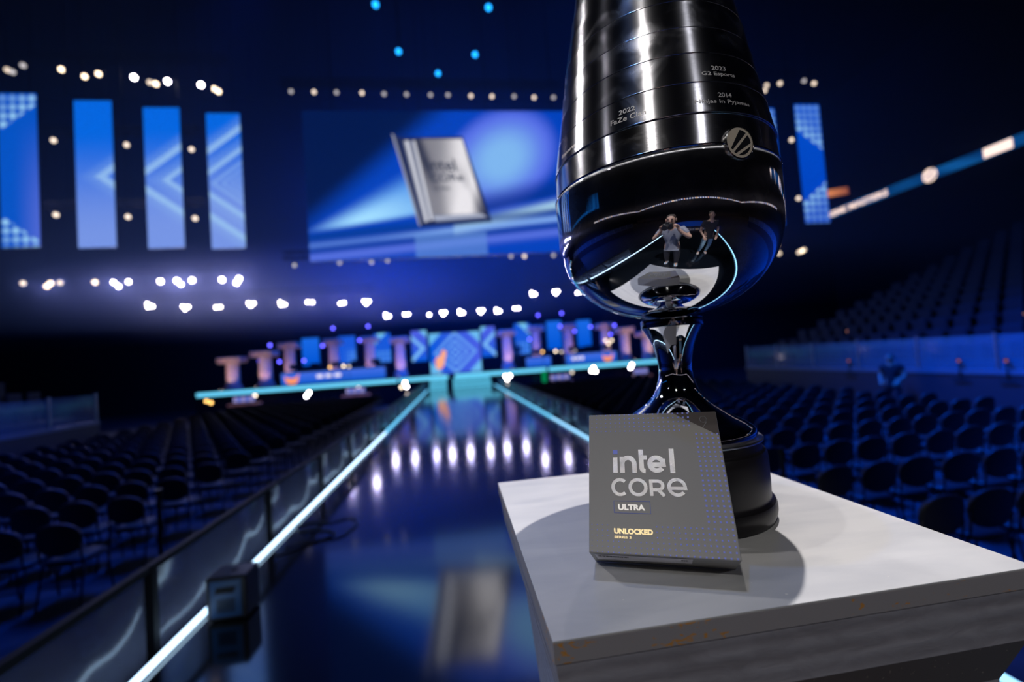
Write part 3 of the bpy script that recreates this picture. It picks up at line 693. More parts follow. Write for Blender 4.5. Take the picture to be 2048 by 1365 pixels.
# ------------------------------------------------------------------ lamps
LENS = {'white': emis('lens_white', (1, .90, .95), 24), 'warm': emis('lens_warm', (1, .80, .60), 5.0), 'dim': emis('lens_dim', (1, .84, .72), 2.0), 'faint': emis('lens_faint', (.85, .82, .9), .9),
        'cyan': emis('lens_cyan', (.01, .33, 1), 3.2), 'violet': emis('lens_violet', (.10, .09, 1), 7), 'gold': emis('lens_gold', (1, .55, .15), 4), 'pink': emis('lens_pink', (1, .4, .35), 1.2), 'rose': emis('lens_rose', (1, .3, .25), .35)}
PRO = {}
def lamp_proto(kind, r):
    k = (kind, round(r, 3))
    if k in PRO: return PRO[k]
    d = {}
    bm = bmesh.new(); lathe(bm, [(.001, .22), (.6, .2), (.85, .1), (1.08, 0), (1.08, -.08), (1.0, -.08), (.98, 0.0)], 18); bmesh.ops.scale(bm, vec=(r, r, max(1.2 * r / .12 * .8, .6)), verts=bm.verts)
    me = bpy.data.meshes.new('housing'); bm.to_mesh(me); bm.free(); me.materials.append(PLASTIC); d['housing'] = me
    bm = bmesh.new(); bmesh.ops.create_circle(bm, cap_ends=True, segments=18, radius=r * .97, matrix=Matrix.Translation((0, 0, -.02))); bmesh.ops.reverse_faces(bm, faces=bm.faces)
    me = bpy.data.meshes.new('lens'); bm.to_mesh(me); bm.free(); me.materials.append(LENS[kind]); d['lens'] = me
    bm = bmesh.new(); tube(bm, [(-1.2 * r, 0, .02), (-1.25 * r, r * 1.2, .06), (0, r * 1.9, .08), (1.25 * r, r * 1.2, .06), (1.2 * r, 0, .02)], .012, 6)
    me = bpy.data.meshes.new('yoke'); bm.to_mesh(me); bm.free(); me.materials.append(TRUSS); d['yoke'] = me
    PRO[k] = d; return d
def lamp(p, kind, label, group, r=.085, target=None, name='stage_lamp', power=0, pc=(.40, .44, 1), ang=110):
    d = lamp_proto(kind, r); t = empty(name, p, label, 'lamp', group)
    dv = (Vector(target) if target else CAMP) - p; t.rotation_euler = dv.to_track_quat('-Z', 'Y').to_euler()
    for n_ in ('housing', 'lens', 'yoke'):
        o = bpy.data.objects.new(n_, d[n_]); COL.objects.link(o); o.parent = t
    if power:
        l = bpy.data.lights.new('lamp_light', 'SPOT'); l.energy = power; l.color = pc; l.shadow_soft_size = r * .8; l.spot_size = math.radians(ang); l.spot_blend = .5
        o = bpy.data.objects.new('lamp_beam', l); COL.objects.link(o); o.location = p + dv.normalized() * .12; o.rotation_euler = t.rotation_euler
    return t
def truss(a, b, label):
    a, b = Vector(a), Vector(b); d = b - a; L = d.length; d.normalize(); s = .3
    t = empty('truss', (0, 0, 0), label, 'truss', 'dark lighting trusses'); side = Vector((0, 0, 1)).cross(d).normalized()
    bm = bmesh.new(); C = [Vector((0, 0, s)) + side * s / 2, Vector((0, 0, s)) - side * s / 2, Vector((0, 0, 0)) + side * s / 2, Vector((0, 0, 0)) - side * s / 2]
    for c in C: tube(bm, [a + c, b + c], .025, 6)
    obj('chords', bm, TRUSS, t); bm = bmesh.new(); n = int(L / .6)
    for i in range(n):
        p = a + d * (L * i / n); q = a + d * (L * (i + 1) / n)
        for c0, c1 in ((0, 2), (1, 3), (0, 1)): tube(bm, [p + C[c0], q + C[c1]] if i % 2 else [p + C[c1], q + C[c0]], .012, 4, False)
    obj('lattice', bm, TRUSS, t)
    for k in (.15, .5, .85):
        bm = bmesh.new(); p = a + d * L * k + Vector((0, 0, s)); tube(bm, [p, Vector((p.x, p.y, 20 * S - .001))], .012, 5); obj('hoist_cable', bm, TRUSS, t)
def hanger(t_, zt):
    M = Matrix.Translation(t_.location) @ t_.rotation_euler.to_matrix().to_4x4(); Mi = M.inverted(); p = t_.location
    bm = bmesh.new(); tube(bm, [Mi @ (p + Vector((0, 0, .05))), Mi @ Vector((p.x, p.y, zt + .02))], .014, 5); tube(bm, [Mi @ Vector((p.x, p.y - .17, zt)), Mi @ Vector((p.x, p.y + .17, zt))], .016, 5); obj('hanger', bm, TRUSS, t_)
def row(pts, Y, kind, desc, group, r=.085, power=0, tr=True, name='stage_lamp', **kw):
    ps_ = []; tl = []
    for i, q in enumerate(pts):
        kd = q[2] if len(q) > 2 else kind; yy = q[3] if len(q) > 3 else Y
        p = at(q[0], q[1], yy); ps_.append(p)
        tl.append(lamp(p, kd, '%s lamp from the left %s' % (ordn(i), desc), group, r * (q[4] if len(q) > 4 else 1), power=power, name=name, **kw))
    if name == 'violet_lamp':
        for t_ in tl: hanger(t_, .692 * S - .02)
    if name == 'exit_lamp':
        for t_ in tl: hanger(t_, t_.location.z - .45)
    if name == 'foot_lamp':
        for t_ in tl: hanger(t_, -.65 * S - .02)
    if name == 'desk_lamp':
        for t_ in tl: hanger(t_, .692 * S - .02)
    if group == 'lamps beside the right panel':
        for t_ in tl: hanger(t_, 20 * S - .001)
    if tr:
        x0 = min(p.x for p in ps_) - .5; x1 = max(p.x for p in ps_) + .5; zt = max(p.z for p in ps_) + .3; y = Y * S + .35
        truss((x0, Y * S, zt), (x1, Y * S, zt), 'dark truss carrying the lamps ' + desc)
        for t_ in tl: hanger(t_, zt)
row([(582, 183, 'faint'), (628, 184), (673, 185, 'faint'), (724, 186), (768, 188, 'faint'), (813, 189, 'faint'), (861, 190, 'faint'), (896, 190, 'faint'), (942, 192, 'dim'), (984, 193), (1028, 193, 'faint'), (1068, 195, 'dim'), (1107, 195, 'faint')], 20, 'dim', 'in the dim row above the big hanging screen', 'dim lamps above the hanging screen', .09)
row([(15, 140, 'dim'), (25, 144, 'faint'), (46, 131, 'faint'), (123, 139, 'warm'), (169, 153, 'warm'), (197, 148, 'warm'), (268, 155, 'white'), (300, 165, 'dim'), (312, 168, 'warm'), (335, 163, 'white'), (402, 170, 'white'), (429, 178, 'warm'), (437, 183, 'warm')], 20, 'warm', 'in the bright row above the tall left panels', 'lamps above the left panels', .11)
row([(107, 281), (253, 290), (383, 299)], 19.7, 'dim', 'in the upper trio between the tall left panels', 'lamps between the left panels', .10)
row([(112, 430), (256, 434), (390, 437)], 19.2, 'dim', 'in the lower trio between the tall left panels', 'lamps between the left panels', .10)
row([(1530, 181), (1533, 171), (1560, 167), (1608, 162, 'faint'), (1628, 167)], 20, 'dim', 'in the row above the tall right panels', 'lamps above the right panels', .10)
row([(1583, 280), (1597, 397)], 19.2, 'dim', 'beside the outermost right panel', 'lamps beside the right panel', .10, tr=False)
row([(1558, 507, 'dim'), (1598, 505, 'dim'), (1604, 502, 'warm'), (1608, 500, 'dim')], 24, 'dim', 'right of the trophy bowl below the tall panel', 'lamps below the right panel', .12)
row([(589, 531, 'faint'), (679, 526, 'faint'), (743, 525, 'faint'), (775, 522, 'faint'), (1022, 513, 'faint'), (1049, 513, 'dim'), (1107, 511, 'faint')], 19, 'dim', 'in the row just under the big hanging screen', 'dim lamps under the hanging screen', .085)
for i, (x, y) in enumerate(((751, 9), (797, 103), (876, 147), (950, 109), (977, 15))):
    p = at(x, y, 16 + (2.5 if i in (1, 3) else 4 if i == 2 else 0))
    tg = p + Vector((.0 if i < 3 else 2.2, 3.0, -9))
    te = lamp(p, 'cyan', '%s bright blue spotlight from the left high near the ceiling' % ordn(i), 'blue spotlights near the ceiling', .13)
    hanger(te, 20 * S - .001)
    spot('blue_beam', p + Vector((0, 0, -.1)), tg, 1300, (.0, .14, 1), .05, 11, .6)

MID = [(46, 567, 'dim'), (94, 573, 'warm'), (101, 567, 'warm'), (120, 566, 'dim'), (190, 565, 'warm'), (227, 565, 'white', 24, .8), (237, 573, 'white', 24, .8), (257, 564, 'white', 24, .8), (321, 563, 'white'), (354, 562, 'white'), (362, 569, 'white', 24, .8), (384, 561, 'white'), (444, 560, 'white'), (473, 566, 'white'), (478, 558, 'white')]
row(MID, 24, 'warm', 'in the middle row left of the stage', 'bright lamps in the middle row at left', .12, 100)
def cluster(pts, Y, desc, group, lab0=0, pw=45):
    ps_ = []; tl = []
    for i, (x, y, n) in enumerate(pts):
        p = at(x, y, Y); ps_.append(p)
        t = empty('cluster_lamp', p, '%s bright lamp cluster from the left %s' % (ordn(i), desc), 'lamp', group); tl.append(t)
        dv = CAMP - p; t.rotation_euler = dv.to_track_quat('-Z', 'Y').to_euler()
        bm = bmesh.new(); box(bm, -.26, .26, -.2, .2, .0, .2); bevel(bm, .02, 1); obj('housing', bm, PLASTIC, t)
        offs = [(-.14, .06), (.13, .07), (.02, -.09), (.16, -.1)][:n] if i % 2 else [(-.12, -.04), (.1, -.07), (.12, .10), (-.1, .12)][:n]
        for (ox, oy) in offs:
            bm = bmesh.new(); bmesh.ops.create_circle(bm, cap_ends=True, segments=16, radius=.075, matrix=Matrix.Translation((ox, oy, -.012))); bmesh.ops.reverse_faces(bm, faces=bm.faces); obj('lens', bm, LENS['white'], t)
        l = bpy.data.lights.new('cluster_light', 'SPOT'); l.energy = pw; l.color = (.50, .50, 1); l.shadow_soft_size = .12; l.spot_size = math.radians(130); l.spot_blend = .7
        o = bpy.data.objects.new('cluster_beam', l); COL.objects.link(o); o.location = p + dv.normalized() * .15; o.rotation_euler = t.rotation_euler
    x0 = min(p.x for p in ps_) - .5; x1 = max(p.x for p in ps_) + .5; zt = max(p.z for p in ps_) + .3
    truss((x0, Y * S, zt), (x1, Y * S, zt), 'dark truss carrying the clusters ' + desc)
    for t_ in tl: hanger(t_, zt)
cluster([(300, 612, 3), (371, 616, 3), (436, 613, 2), (502, 609, 3), (565, 608, 3), (620, 607, 2), (684, 605, 2), (733, 605, 3)], 25, 'in the left row above the columns', 'bright lamp clusters left of centre')
cluster([(775, 632, 3), (813, 631, 2), (855, 629, 1), (887, 627, 3), (923, 625, 3), (962, 623, 3), (996, 622, 3), (1033, 619, 2)], 28, 'in the centre row above the main stage screen', 'bright lamp clusters above the stage screen')
cluster([(1067, 588, 3), (1112, 585, 3), (1157, 584, 2)], 28, 'in the row left of the trophy bowl', 'bright lamp clusters beside the trophy')
VI = [(519, 722), (540, 691), (559, 724), (645, 692), (666, 657), (719, 681), (736, 653), (608, 722)]
row([(x, y) for x, y in VI], 26, 'violet', 'among the violet points over the left of the stage', 'violet points on the left of the stage', .085, tr=False, name='violet_lamp')
row([(1059, 679), (1076, 631), (1120, 653), (1123, 627), (1149, 663), (1181, 654), (1221, 669), (1229, 651)], 26, 'violet', 'among the violet points over the right of the stage', 'violet points on the right of the stage', .085, tr=False, name='violet_lamp')
row([(660, 735, 'gold'), (687, 733, 'warm'), (698, 734, 'dim'), (1085, 704, 'gold'), (1111, 703, 'warm'), (1123, 704, 'dim'), (1150, 702, 'faint'), (1211, 681, 'warm', 24.2), (1217, 688, 'warm', 24.2), (1223, 681, 'warm', 24.2)], 23.95, 'warm', 'along the tops of the stage desks', 'small glowing desk lamps', .07, tr=False, name='desk_lamp')
FL = [(413, 803, 'gold'), (422, 806, 'gold'), (510, 792, 'warm'), (613, 793, 'white'), (618, 786, 'white'), (717, 776, 'dim'), (803, 775, 'warm'), (810, 766, 'white'), (813, 774, 'white'), (815, 789, 'dim'), (1011, 753, 'white'), (1020, 752, 'white'), (1014, 761, 'white'), (1016, 769, 'warm'), (1144, 745, 'dim'), (1183, 742, 'white'), (1187, 736, 'white'), (1191, 743, 'white'), (1261, 736, 'white'), (1264, 730, 'white')]
row(FL, 22.7, 'white', 'along the foot of the stage front', 'lamps along the stage foot', .085, tr=False, name='foot_lamp', target=None)
def yx(px, py, X): w = ray(px, py); return w.y / w.x * X
row([(x, y, k, yx(x, y, X)) for x, y, k, X in ((1695, 663, 'pink', 12.3), (1697, 722, 'rose', 10.2), (1780, 717, 'rose', 10.2), (1917, 722, 'rose', 10.2), (2012, 722, 'rose', 10.2), (2014, 630, 'gold', 13.0), (2045, 628, 'gold', 13.0))], 9, 'pink', 'among the tiny warm points on the right stand', 'tiny warm points on the right stand', .03, tr=False, name='exit_lamp')
# small monitor tables in front of the stage
for i, (x, y, w) in enumerate(((485, 803, 62), (710, 785, 55), (1122, 757, 55), (1285, 745, 40))):
    a = at(x - w / 2, y + 8 + w * .035, 21.8); b = at(x + w / 2, y + 8 - w * .035, 21.8); te = empty('monitor_table', (a + b) / 2, '%s small table with glowing screens from the left below the stage' % ordn(i), 'table', 'monitor tables below the stage front')
    hw = (b - a).length / 2
    bm = bmesh.new(); box(bm, -hw, hw, 0, .5, 0, .07); obj('table_top', bm, mat('table_pink_glow', (.5, .3, .26), .5, emit=(1, .4, .3), es=.10), te)  # faint pink glow put into the table top, which is no lamp
    bm = bmesh.new(); box(bm, -hw, hw, .1, .4, -(((a + b) / 2).z + .65 * S) , 0); obj('table_skirt', bm, DESK, te)
    disp('screen_picture', Vector((-hw * .7, .2, .16)), Vector((hw * 1.4, 0, 0)), Vector((0, 0, .28)), 10, 4, lambda u, v: mix((.03, .10, .55), (.35, .30, .55), .5 + .5 * math.sin(u * 17)), te, .04)
    bm = bmesh.new(); box(bm, -.05, .05, .22, .3, .06, .2); obj('screen_foot', bm, PLASTIC, te)
bm = bmesh.new(); box(bm, -.14, .14, 0, .1, 0, .75); bevel(bm, .05, 3); g_ = obj('green_patch', bm, emis('green_glow', (.0, .30, .10), .7)); g_.location = at(1090, 772, 21.9); g_.location.z = -.65 * S + .35  # unidentified green patch, built as a glowing block
g_.location = Vector((g_.location.x, g_.location.y, at(1090, 768, 21.9).z)); tag(g_, 'small green glowing patch at the stage foot right of the runway', 'sign')
bm = bmesh.new(); box(bm, -.1, .1, .02, .08, -(g_.location.z + .65 * S), 0.02); o_ = obj('stand', bm, BLK, g_)

# ------------------------------------------------------------------ plinth
def node_mat(name, build):
    m = bpy.data.materials.new(name); m.use_nodes = True; build(m.node_tree, m.node_tree.nodes['Principled BSDF']); MATS[name] = m; return m
def ped_top(nt, b):
    tc = nt.nodes.new('ShaderNodeTexCoord')
    n = nt.nodes.new('ShaderNodeTexNoise'); n.inputs['Scale'].default_value = 5; n.inputs['Detail'].default_value = 8; n.inputs['Distortion'].default_value = .5
    mp = nt.nodes.new('ShaderNodeMapping'); mp.inputs['Scale'].default_value = (1, 3.5, 1); mp.inputs['Rotation'].default_value = (0, 0, .3)
    nt.links.new(tc.outputs['Object'], mp.inputs[0]); nt.links.new(mp.outputs[0], n.inputs['Vector'])
    r = nt.nodes.new('ShaderNodeValToRGB'); r.color_ramp.elements[0].color = (.52, .53, .55, 1); r.color_ramp.elements[1].color = (.66, .66, .66, 1); r.color_ramp.elements[0].position = .3; r.color_ramp.elements[1].position = .6
    nt.links.new(n.outputs['Fac'], r.inputs[0])
    # fine specks and dents
    v = nt.nodes.new('ShaderNodeTexVoronoi'); v.inputs['Scale'].default_value = 26; nt.links.new(tc.outputs['Object'], v.inputs['Vector'])
    c = nt.nodes.new('ShaderNodeMath'); c.operation = 'LESS_THAN'; c.inputs[1].default_value = .035; nt.links.new(v.outputs['Distance'], c.inputs[0])
    mx = nt.nodes.new('ShaderNodeMixRGB'); mx.inputs[2].default_value = (.85, .82, .78, 1); nt.links.new(c.outputs[0], mx.inputs[0]); nt.links.new(r.outputs[0], mx.inputs[1])
    nt.links.new(mx.outputs[0], b.inputs['Base Color']); b.inputs['Roughness'].default_value = .36
    n2 = nt.nodes.new('ShaderNodeTexNoise'); n2.inputs['Scale'].default_value = 30; n2.inputs['Detail'].default_value = 4; nt.links.new(mp.outputs[0], n2.inputs['Vector'])
    bp = nt.nodes.new('ShaderNodeBump'); bp.inputs['Strength'].default_value = .12; bp.inputs['Distance'].default_value = .002; nt.links.new(n2.outputs['Fac'], bp.inputs['Height']); nt.links.new(bp.outputs[0], b.inputs['Normal'])
def ped_edge(nt, b):
    tc = nt.nodes.new('ShaderNodeTexCoord')
    n = nt.nodes.new('ShaderNodeTexNoise'); n.inputs['Scale'].default_value = 130; n.inputs['Detail'].default_value = 3; n.inputs['Distortion'].default_value = .6
    mp = nt.nodes.new('ShaderNodeMapping'); mp.inputs['Scale'].default_value = (.7, 1, 1.5); nt.links.new(tc.outputs['Object'], mp.inputs[0]); nt.links.new(mp.outputs[0], n.inputs['Vector'])
    n3 = nt.nodes.new('ShaderNodeTexNoise'); n3.inputs['Scale'].default_value = 7; n3.inputs['Detail'].default_value = 2; nt.links.new(tc.outputs['Object'], n3.inputs['Vector'])
    s = nt.nodes.new('ShaderNodeMath'); s.operation = 'MULTIPLY'; nt.links.new(n.outputs['Fac'], s.inputs[0]); nt.links.new(n3.outputs['Fac'], s.inputs[1])
    r = nt.nodes.new('ShaderNodeValToRGB'); cr = r.color_ramp; cr.elements[0].position = .335; cr.elements[0].color = (.34, .32, .34, 1); cr.elements[1].position = .37; cr.elements[1].color = (.60, .28, .06, 1)
    nt.links.new(s.outputs[0], r.inputs[0]); nt.links.new(r.outputs[0], b.inputs['Base Color']); b.inputs['Roughness'].default_value = .65
    bp = nt.nodes.new('ShaderNodeBump'); bp.inputs['Strength'].default_value = .7; bp.inputs['Distance'].default_value = .003; bp.invert = True; nt.links.new(r.outputs[0], bp.inputs['Height']); nt.links.new(bp.outputs[0], b.inputs['Normal'])
def ped_body(nt, b):
    tc = nt.nodes.new('ShaderNodeTexCoord')
    w = nt.nodes.new('ShaderNodeTexWave'); w.wave_type = 'BANDS'; w.bands_direction = 'Z'; w.inputs['Scale'].default_value = 17; w.inputs['Distortion'].default_value = .8; w.inputs['Detail'].default_value = 5; w.inputs['Detail Scale'].default_value = 3
    nt.links.new(tc.outputs['Object'], w.inputs['Vector'])
    n = nt.nodes.new('ShaderNodeTexNoise'); n.inputs['Scale'].default_value = 45; n.inputs['Detail'].default_value = 8; n.inputs['Distortion'].default_value = .8; mp = nt.nodes.new('ShaderNodeMapping'); mp.inputs['Scale'].default_value = (.5, 1, 1.6); mp.inputs['Rotation'].default_value = (0, .5, 0)
    nt.links.new(tc.outputs['Object'], mp.inputs[0]); nt.links.new(mp.outputs[0], n.inputs['Vector'])
    mx = nt.nodes.new('ShaderNodeMath'); mx.operation = 'MULTIPLY_ADD'; mx.inputs[1].default_value = .35; nt.links.new(w.outputs['Fac'], mx.inputs[0]); nt.links.new(n.outputs['Fac'], mx.inputs[2])
    r = nt.nodes.new('ShaderNodeValToRGB'); r.color_ramp.elements[0].position = .4; r.color_ramp.elements[0].color = (.25, .235, .265, 1); r.color_ramp.elements[1].position = 1.0; r.color_ramp.elements[1].color = (.38, .37, .42, 1)
    nt.links.new(mx.outputs[0], r.inputs[0]); nt.links.new(r.outputs[0], b.inputs['Base Color']); b.inputs['Roughness'].default_value = .6
    bp = nt.nodes.new('ShaderNodeBump'); bp.inputs['Strength'].default_value = .4; bp.inputs['Distance'].default_value = .003; nt.links.new(mx.outputs[0], bp.inputs['Height']); nt.links.new(bp.outputs[0], b.inputs['Normal'])
PT, PE, PB = node_mat('painted_top', ped_top), node_mat('raw_board_edge', ped_edge), node_mat('rough_grey_boards', ped_body)
x0, x1, y0, y1 = .270 * H, 2.29 * H, 1.559 * H, 3.608 * H; zt = CAMH - H
pc = Vector(((x0 + x1) / 2, (y0 + y1) / 2, 0))
pl = empty('plinth', pc, 'square grey painted plinth with white top holding the trophy', 'plinth')
def frustum(bm, a, b):             # a,b = (x0,x1,y0,y1,z) relative to pc
    vs = [bm.verts.new((x, y, q[4])) for q in (a, b) for x, y in ((q[0], q[2]), (q[1], q[2]), (q[1], q[3]), (q[0], q[3]))]
    for f in ((0, 3, 2, 1), (4, 5, 6, 7), (0, 1, 5, 4), (1, 2, 6, 5), (2, 3, 7, 6), (3, 0, 4, 7)): bm.faces.new([vs[i] for i in f])
hx, hy = (x1 - x0) / 2, (y1 - y0) / 2
bm = bmesh.new(); frustum(bm, (-hx, hx, -hy, hy, zt - .0015), (-hx, hx, -hy, hy, zt)); obj('painted_top', bm, PT, pl)
bm = bmesh.new(); frustum(bm, (-hx, hx, -hy, hy, zt - .021), (-hx, hx, -hy, hy, zt - .0015)); bevel(bm, .0008, 1); obj('top_board', bm, PE, pl)
i1 = .002; zb = zt - .0225; zc = zt - .074; zd = zt - .108
bm = bmesh.new(); frustum(bm, (-hx + i1 + .006, hx - i1 - .01, -hy + i1 + .003, hy - i1 - .004, zc), (-hx + i1, hx - i1, -hy + i1, hy - i1, zb)); obj('upper_boards', bm, PB, pl)
bm = bmesh.new(); frustum(bm, (-hx + .03, hx - .050, -hy + .006, hy - .03, zd), (-hx + i1 + .006, hx - i1 - .01, -hy + i1 + .003, hy - i1 - .004, zc)); obj('lower_chamfer', bm, mat('brown_glitter_board', (.07, .055, .055), .5, var=(260, (.3, .24, .2), .66, .72, (1, 1, 1))), pl)
bm = bmesh.new(); frustum(bm, (-hx + .12, hx - .15, -hy + .12, hy - .12, .0), (-hx + .03, hx - .050, -hy + .006, hy - .03, zd)); obj('tapered_body', bm, PB, pl)
bm = bmesh.new(); frustum(bm, (-hx + .004, hx - .004, -hy + .004, hy - .004, zt - .0225), (-hx + .004, hx - .004, -hy + .004, hy - .004, zt - .021)); obj('shadow_gap', bm, BLK, pl)

# ------------------------------------------------------------------ trophy
TX, TY = 1.339, 2.588
ROT_ = .25
def chrome(nt, b):
    b.inputs['Base Color'].default_value = (.93, .94, .97, 1); b.inputs['Metallic'].default_value = 1; b.inputs['Roughness'].default_value = .03
def band(nt, b):
    b.inputs['Base Color'].default_value = (.86, .86, .92, 1); b.inputs['Metallic'].default_value = 1; b.inputs['Anisotropic'].default_value = .8; b.inputs['Anisotropic Rotation'].default_value = ROT_
    t = nt.nodes.new('ShaderNodeTangent'); t.direction_type = 'RADIAL'; t.axis = 'Z'; nt.links.new(t.outputs[0], b.inputs['Tangent'])
    tc = nt.nodes.new('ShaderNodeTexCoord')
    n = nt.nodes.new('ShaderNodeTexNoise'); n.inputs['Scale'].default_value = 14; n.inputs['Detail'].default_value = 5; n.inputs['Distortion'].default_value = 1.2; nt.links.new(tc.outputs['Object'], n.inputs['Vector'])
    r = nt.nodes.new('ShaderNodeMapRange'); r.inputs['From Min'].default_value = .52; r.inputs['From Max'].default_value = .76; r.inputs['To Min'].default_value = .17; r.inputs['To Max'].default_value = .34
    nt.links.new(n.outputs['Fac'], r.inputs[0]); nt.links.new(r.outputs[0], b.inputs['Roughness'])
    n2 = nt.nodes.new('ShaderNodeTexNoise'); n2.inputs['Scale'].default_value = 60; n2.inputs['Detail'].default_value = 6; mp = nt.nodes.new('ShaderNodeMapping'); mp.inputs['Scale'].default_value = (1, 1, 12)
    nt.links.new(tc.outputs['Object'], mp.inputs[0]); nt.links.new(mp.outputs[0], n2.inputs['Vector'])
    bp = nt.nodes.new('ShaderNodeBump'); bp.inputs['Strength'].default_value = .06; bp.inputs['Distance'].default_value = .001; nt.links.new(n2.outputs['Fac'], bp.inputs['Height']); nt.links.new(bp.outputs[0], b.inputs['Normal'])
def scratched(nt, b):
    chrome(nt, b); out = [n for n in nt.nodes if n.type == 'OUTPUT_MATERIAL'][0]
    g = nt.nodes.new('ShaderNodeBsdfAnisotropic'); g.inputs['Color'].default_value = (.8, .8, .85, 1); g.inputs['Anisotropy'].default_value = .8; g.inputs['Rotation'].default_value = .25
    t = nt.nodes.new('ShaderNodeTangent'); t.direction_type = 'RADIAL'; t.axis = 'Z'; nt.links.new(t.outputs[0], g.inputs['Tangent'])
    tc = nt.nodes.new('ShaderNodeTexCoord'); n = nt.nodes.new('ShaderNodeTexNoise'); n.inputs['Scale'].default_value = 11; n.inputs['Detail'].default_value = 6; n.inputs['Distortion'].default_value = 1.6; nt.links.new(tc.outputs['Object'], n.inputs['Vector'])
    r = nt.nodes.new('ShaderNodeMapRange'); r.inputs['From Min'].default_value = .45; r.inputs['From Max'].default_value = .7; r.inputs['To Min'].default_value = .28; r.inputs['To Max'].default_value = .62; nt.links.new(n.outputs['Fac'], r.inputs[0])
    sx = nt.nodes.new('ShaderNodeSeparateXYZ'); nt.links.new(tc.outputs['Object'], sx.inputs[0])
    h = nt.nodes.new('ShaderNodeMapRange'); h.inputs['From Min'].default_value = .36; h.inputs['From Max'].default_value = .46; h.inputs['To Min'].default_value = .0; h.inputs['To Max'].default_value = 1; nt.links.new(sx.outputs['Z'], h.inputs[0])
    m = nt.nodes.new('ShaderNodeMath'); m.operation = 'MULTIPLY'; nt.links.new(r.outputs[0], m.inputs[0]); nt.links.new(h.outputs[0], m.inputs[1])
    g.inputs['Roughness'].default_value = .36
    mx = nt.nodes.new('ShaderNodeMixShader'); nt.links.new(m.outputs[0], mx.inputs[0]); nt.links.new(b.outputs[0], mx.inputs[1]); nt.links.new(g.outputs[0], mx.inputs[2]); nt.links.new(mx.outputs[0], out.inputs[0])
CHR, BND, SCR = node_mat('polished_chrome', chrome), node_mat('brushed_steel_bands', band), node_mat('scratched_chrome', scratched)
GLB = mat('black_lacquer_base', (.010, .009, .011), .38, spec=.28, bump=(3, .02, .01, (1, 1, 1)))
tr = empty('trophy', N(TX, TY, -1), 'tall polished silver trophy with stacked engraved bands on a black base', 'trophy')
def part(name, prof, m, seg=160):
    bm = bmesh.new(); lathe(bm, [(max(r, .0004) * H, (z + 1) * H) for r, z in prof], seg); 
    o = obj(name, bm, m, tr, True)
    md = o.modifiers.new('edge', 'EDGE_SPLIT'); md.split_angle = math.radians(32); return o
part('black_base', [(0, -1), (.455, -1), (.470, -.993), (.483, -.965), (.4875, -.94), (.487, -.91), (.480, -.89), (.464, -.878), (.460, -.868), (.461, -.858), (.4625, -.80), (.4625, -.66), (.459, -.630), (.450, -.612), (.441, -.607), (.437, -.603), (.4345, -.596), (.4345, -.56), (.430, -.556), (0, -.556)], GLB)
part('silver_collar', [(0, -.5555), (.446, -.5555), (.4465, -.548), (.440, -.543), (.40, -.543), (0, -.543)], mat('satin_collar', (.7, .7, .72), .3, 1))
foot = [(0, -.5425), (.408, -.5425), (.418, -.53), (.4195, -.515), (.414, -.498), (.400, -.484), (.388, -.478), (.384, -.474), (.372, -.466), (.345, -.452), (.305, -.430), (.262, -.402), (.222, -.374), (.190, -.350), (.160, -.320), (.138, -.290), (.121, -.255), (.108, -.215), (.1, -.175), (.0965, -.14), (.1, -.09), (.109, -.04), (.122, .01), (.138, .05), (.155, .082), (.170, .108), (.180, .122), (0, .122)]
part('flared_foot_and_stem', foot, CHR)
part('dark_ring', [(0, .123), (.182, .123), (.184, .128), (.184, .168), (.18, .173), (0, .173)], mat('dark_chrome_ring', (.25, .26, .3), .08, 1))
bowl = [(0, .1735)]
zc_, dp, rm, pp = .79, .615, .655, 2.6
for k in range(1, 49):
    a = k / 48 * PI / 2
    z = zc_ - dp * math.cos(a); tt = (zc_ - z) / dp; r = rm * max(0, 1 - tt ** pp) ** .5
    bowl.append((r, z))
bowl += [(.656, .84), (.657, .89), (.656, .935), (.655, .955), (.652, .9605), (.64, .962), (0, .962)]
part('polished_bowl', bowl, SCR)
# groove lip and stacked bands
bands = [(.964, 1.123, .650, .640), (1.123, 1.291, .645, .618), (1.291, 1.462, .616, .586), (1.462, 1.616, .583, .562), (1.616, 1.777, .557, .536), (1.777, 1.935, .532, .505), (1.935, 2.09, .495, .472), (2.09, 2.25, .463, .436), (2.25, 2.41, .425, .398), (2.41, 2.56, .385, .35), (2.56, 2.70, .335, .295), (2.70, 2.83, .28, .235)]
for i, (za, zb_, ra, rb_) in enumerate(bands):
    za += .0006; zb_ -= .0006; h = zb_ - za
    part('engraved_band', [(0, za), (ra - .012, za), (ra + .0012, za + .0005), (ra + .0020, za + .0025), (ra + .0014, za + .005), (ra, za + .0065), (ra - (ra - rb_) * .5, za + h * .5), (rb_, zb_ - .0015), (rb_ - .014, zb_), (0, zb_)], BND)
part('top_cap', [(0, 2.83), (.23, 2.83), (.225, 2.86), (.15, 2.93), (.06, 2.97), (0, 2.98)], CHR)
part('joint_lip', [(.648, .9575), (.6578, .958), (.6592, .962), (.6575, .9665), (.648, .967)], CHR)
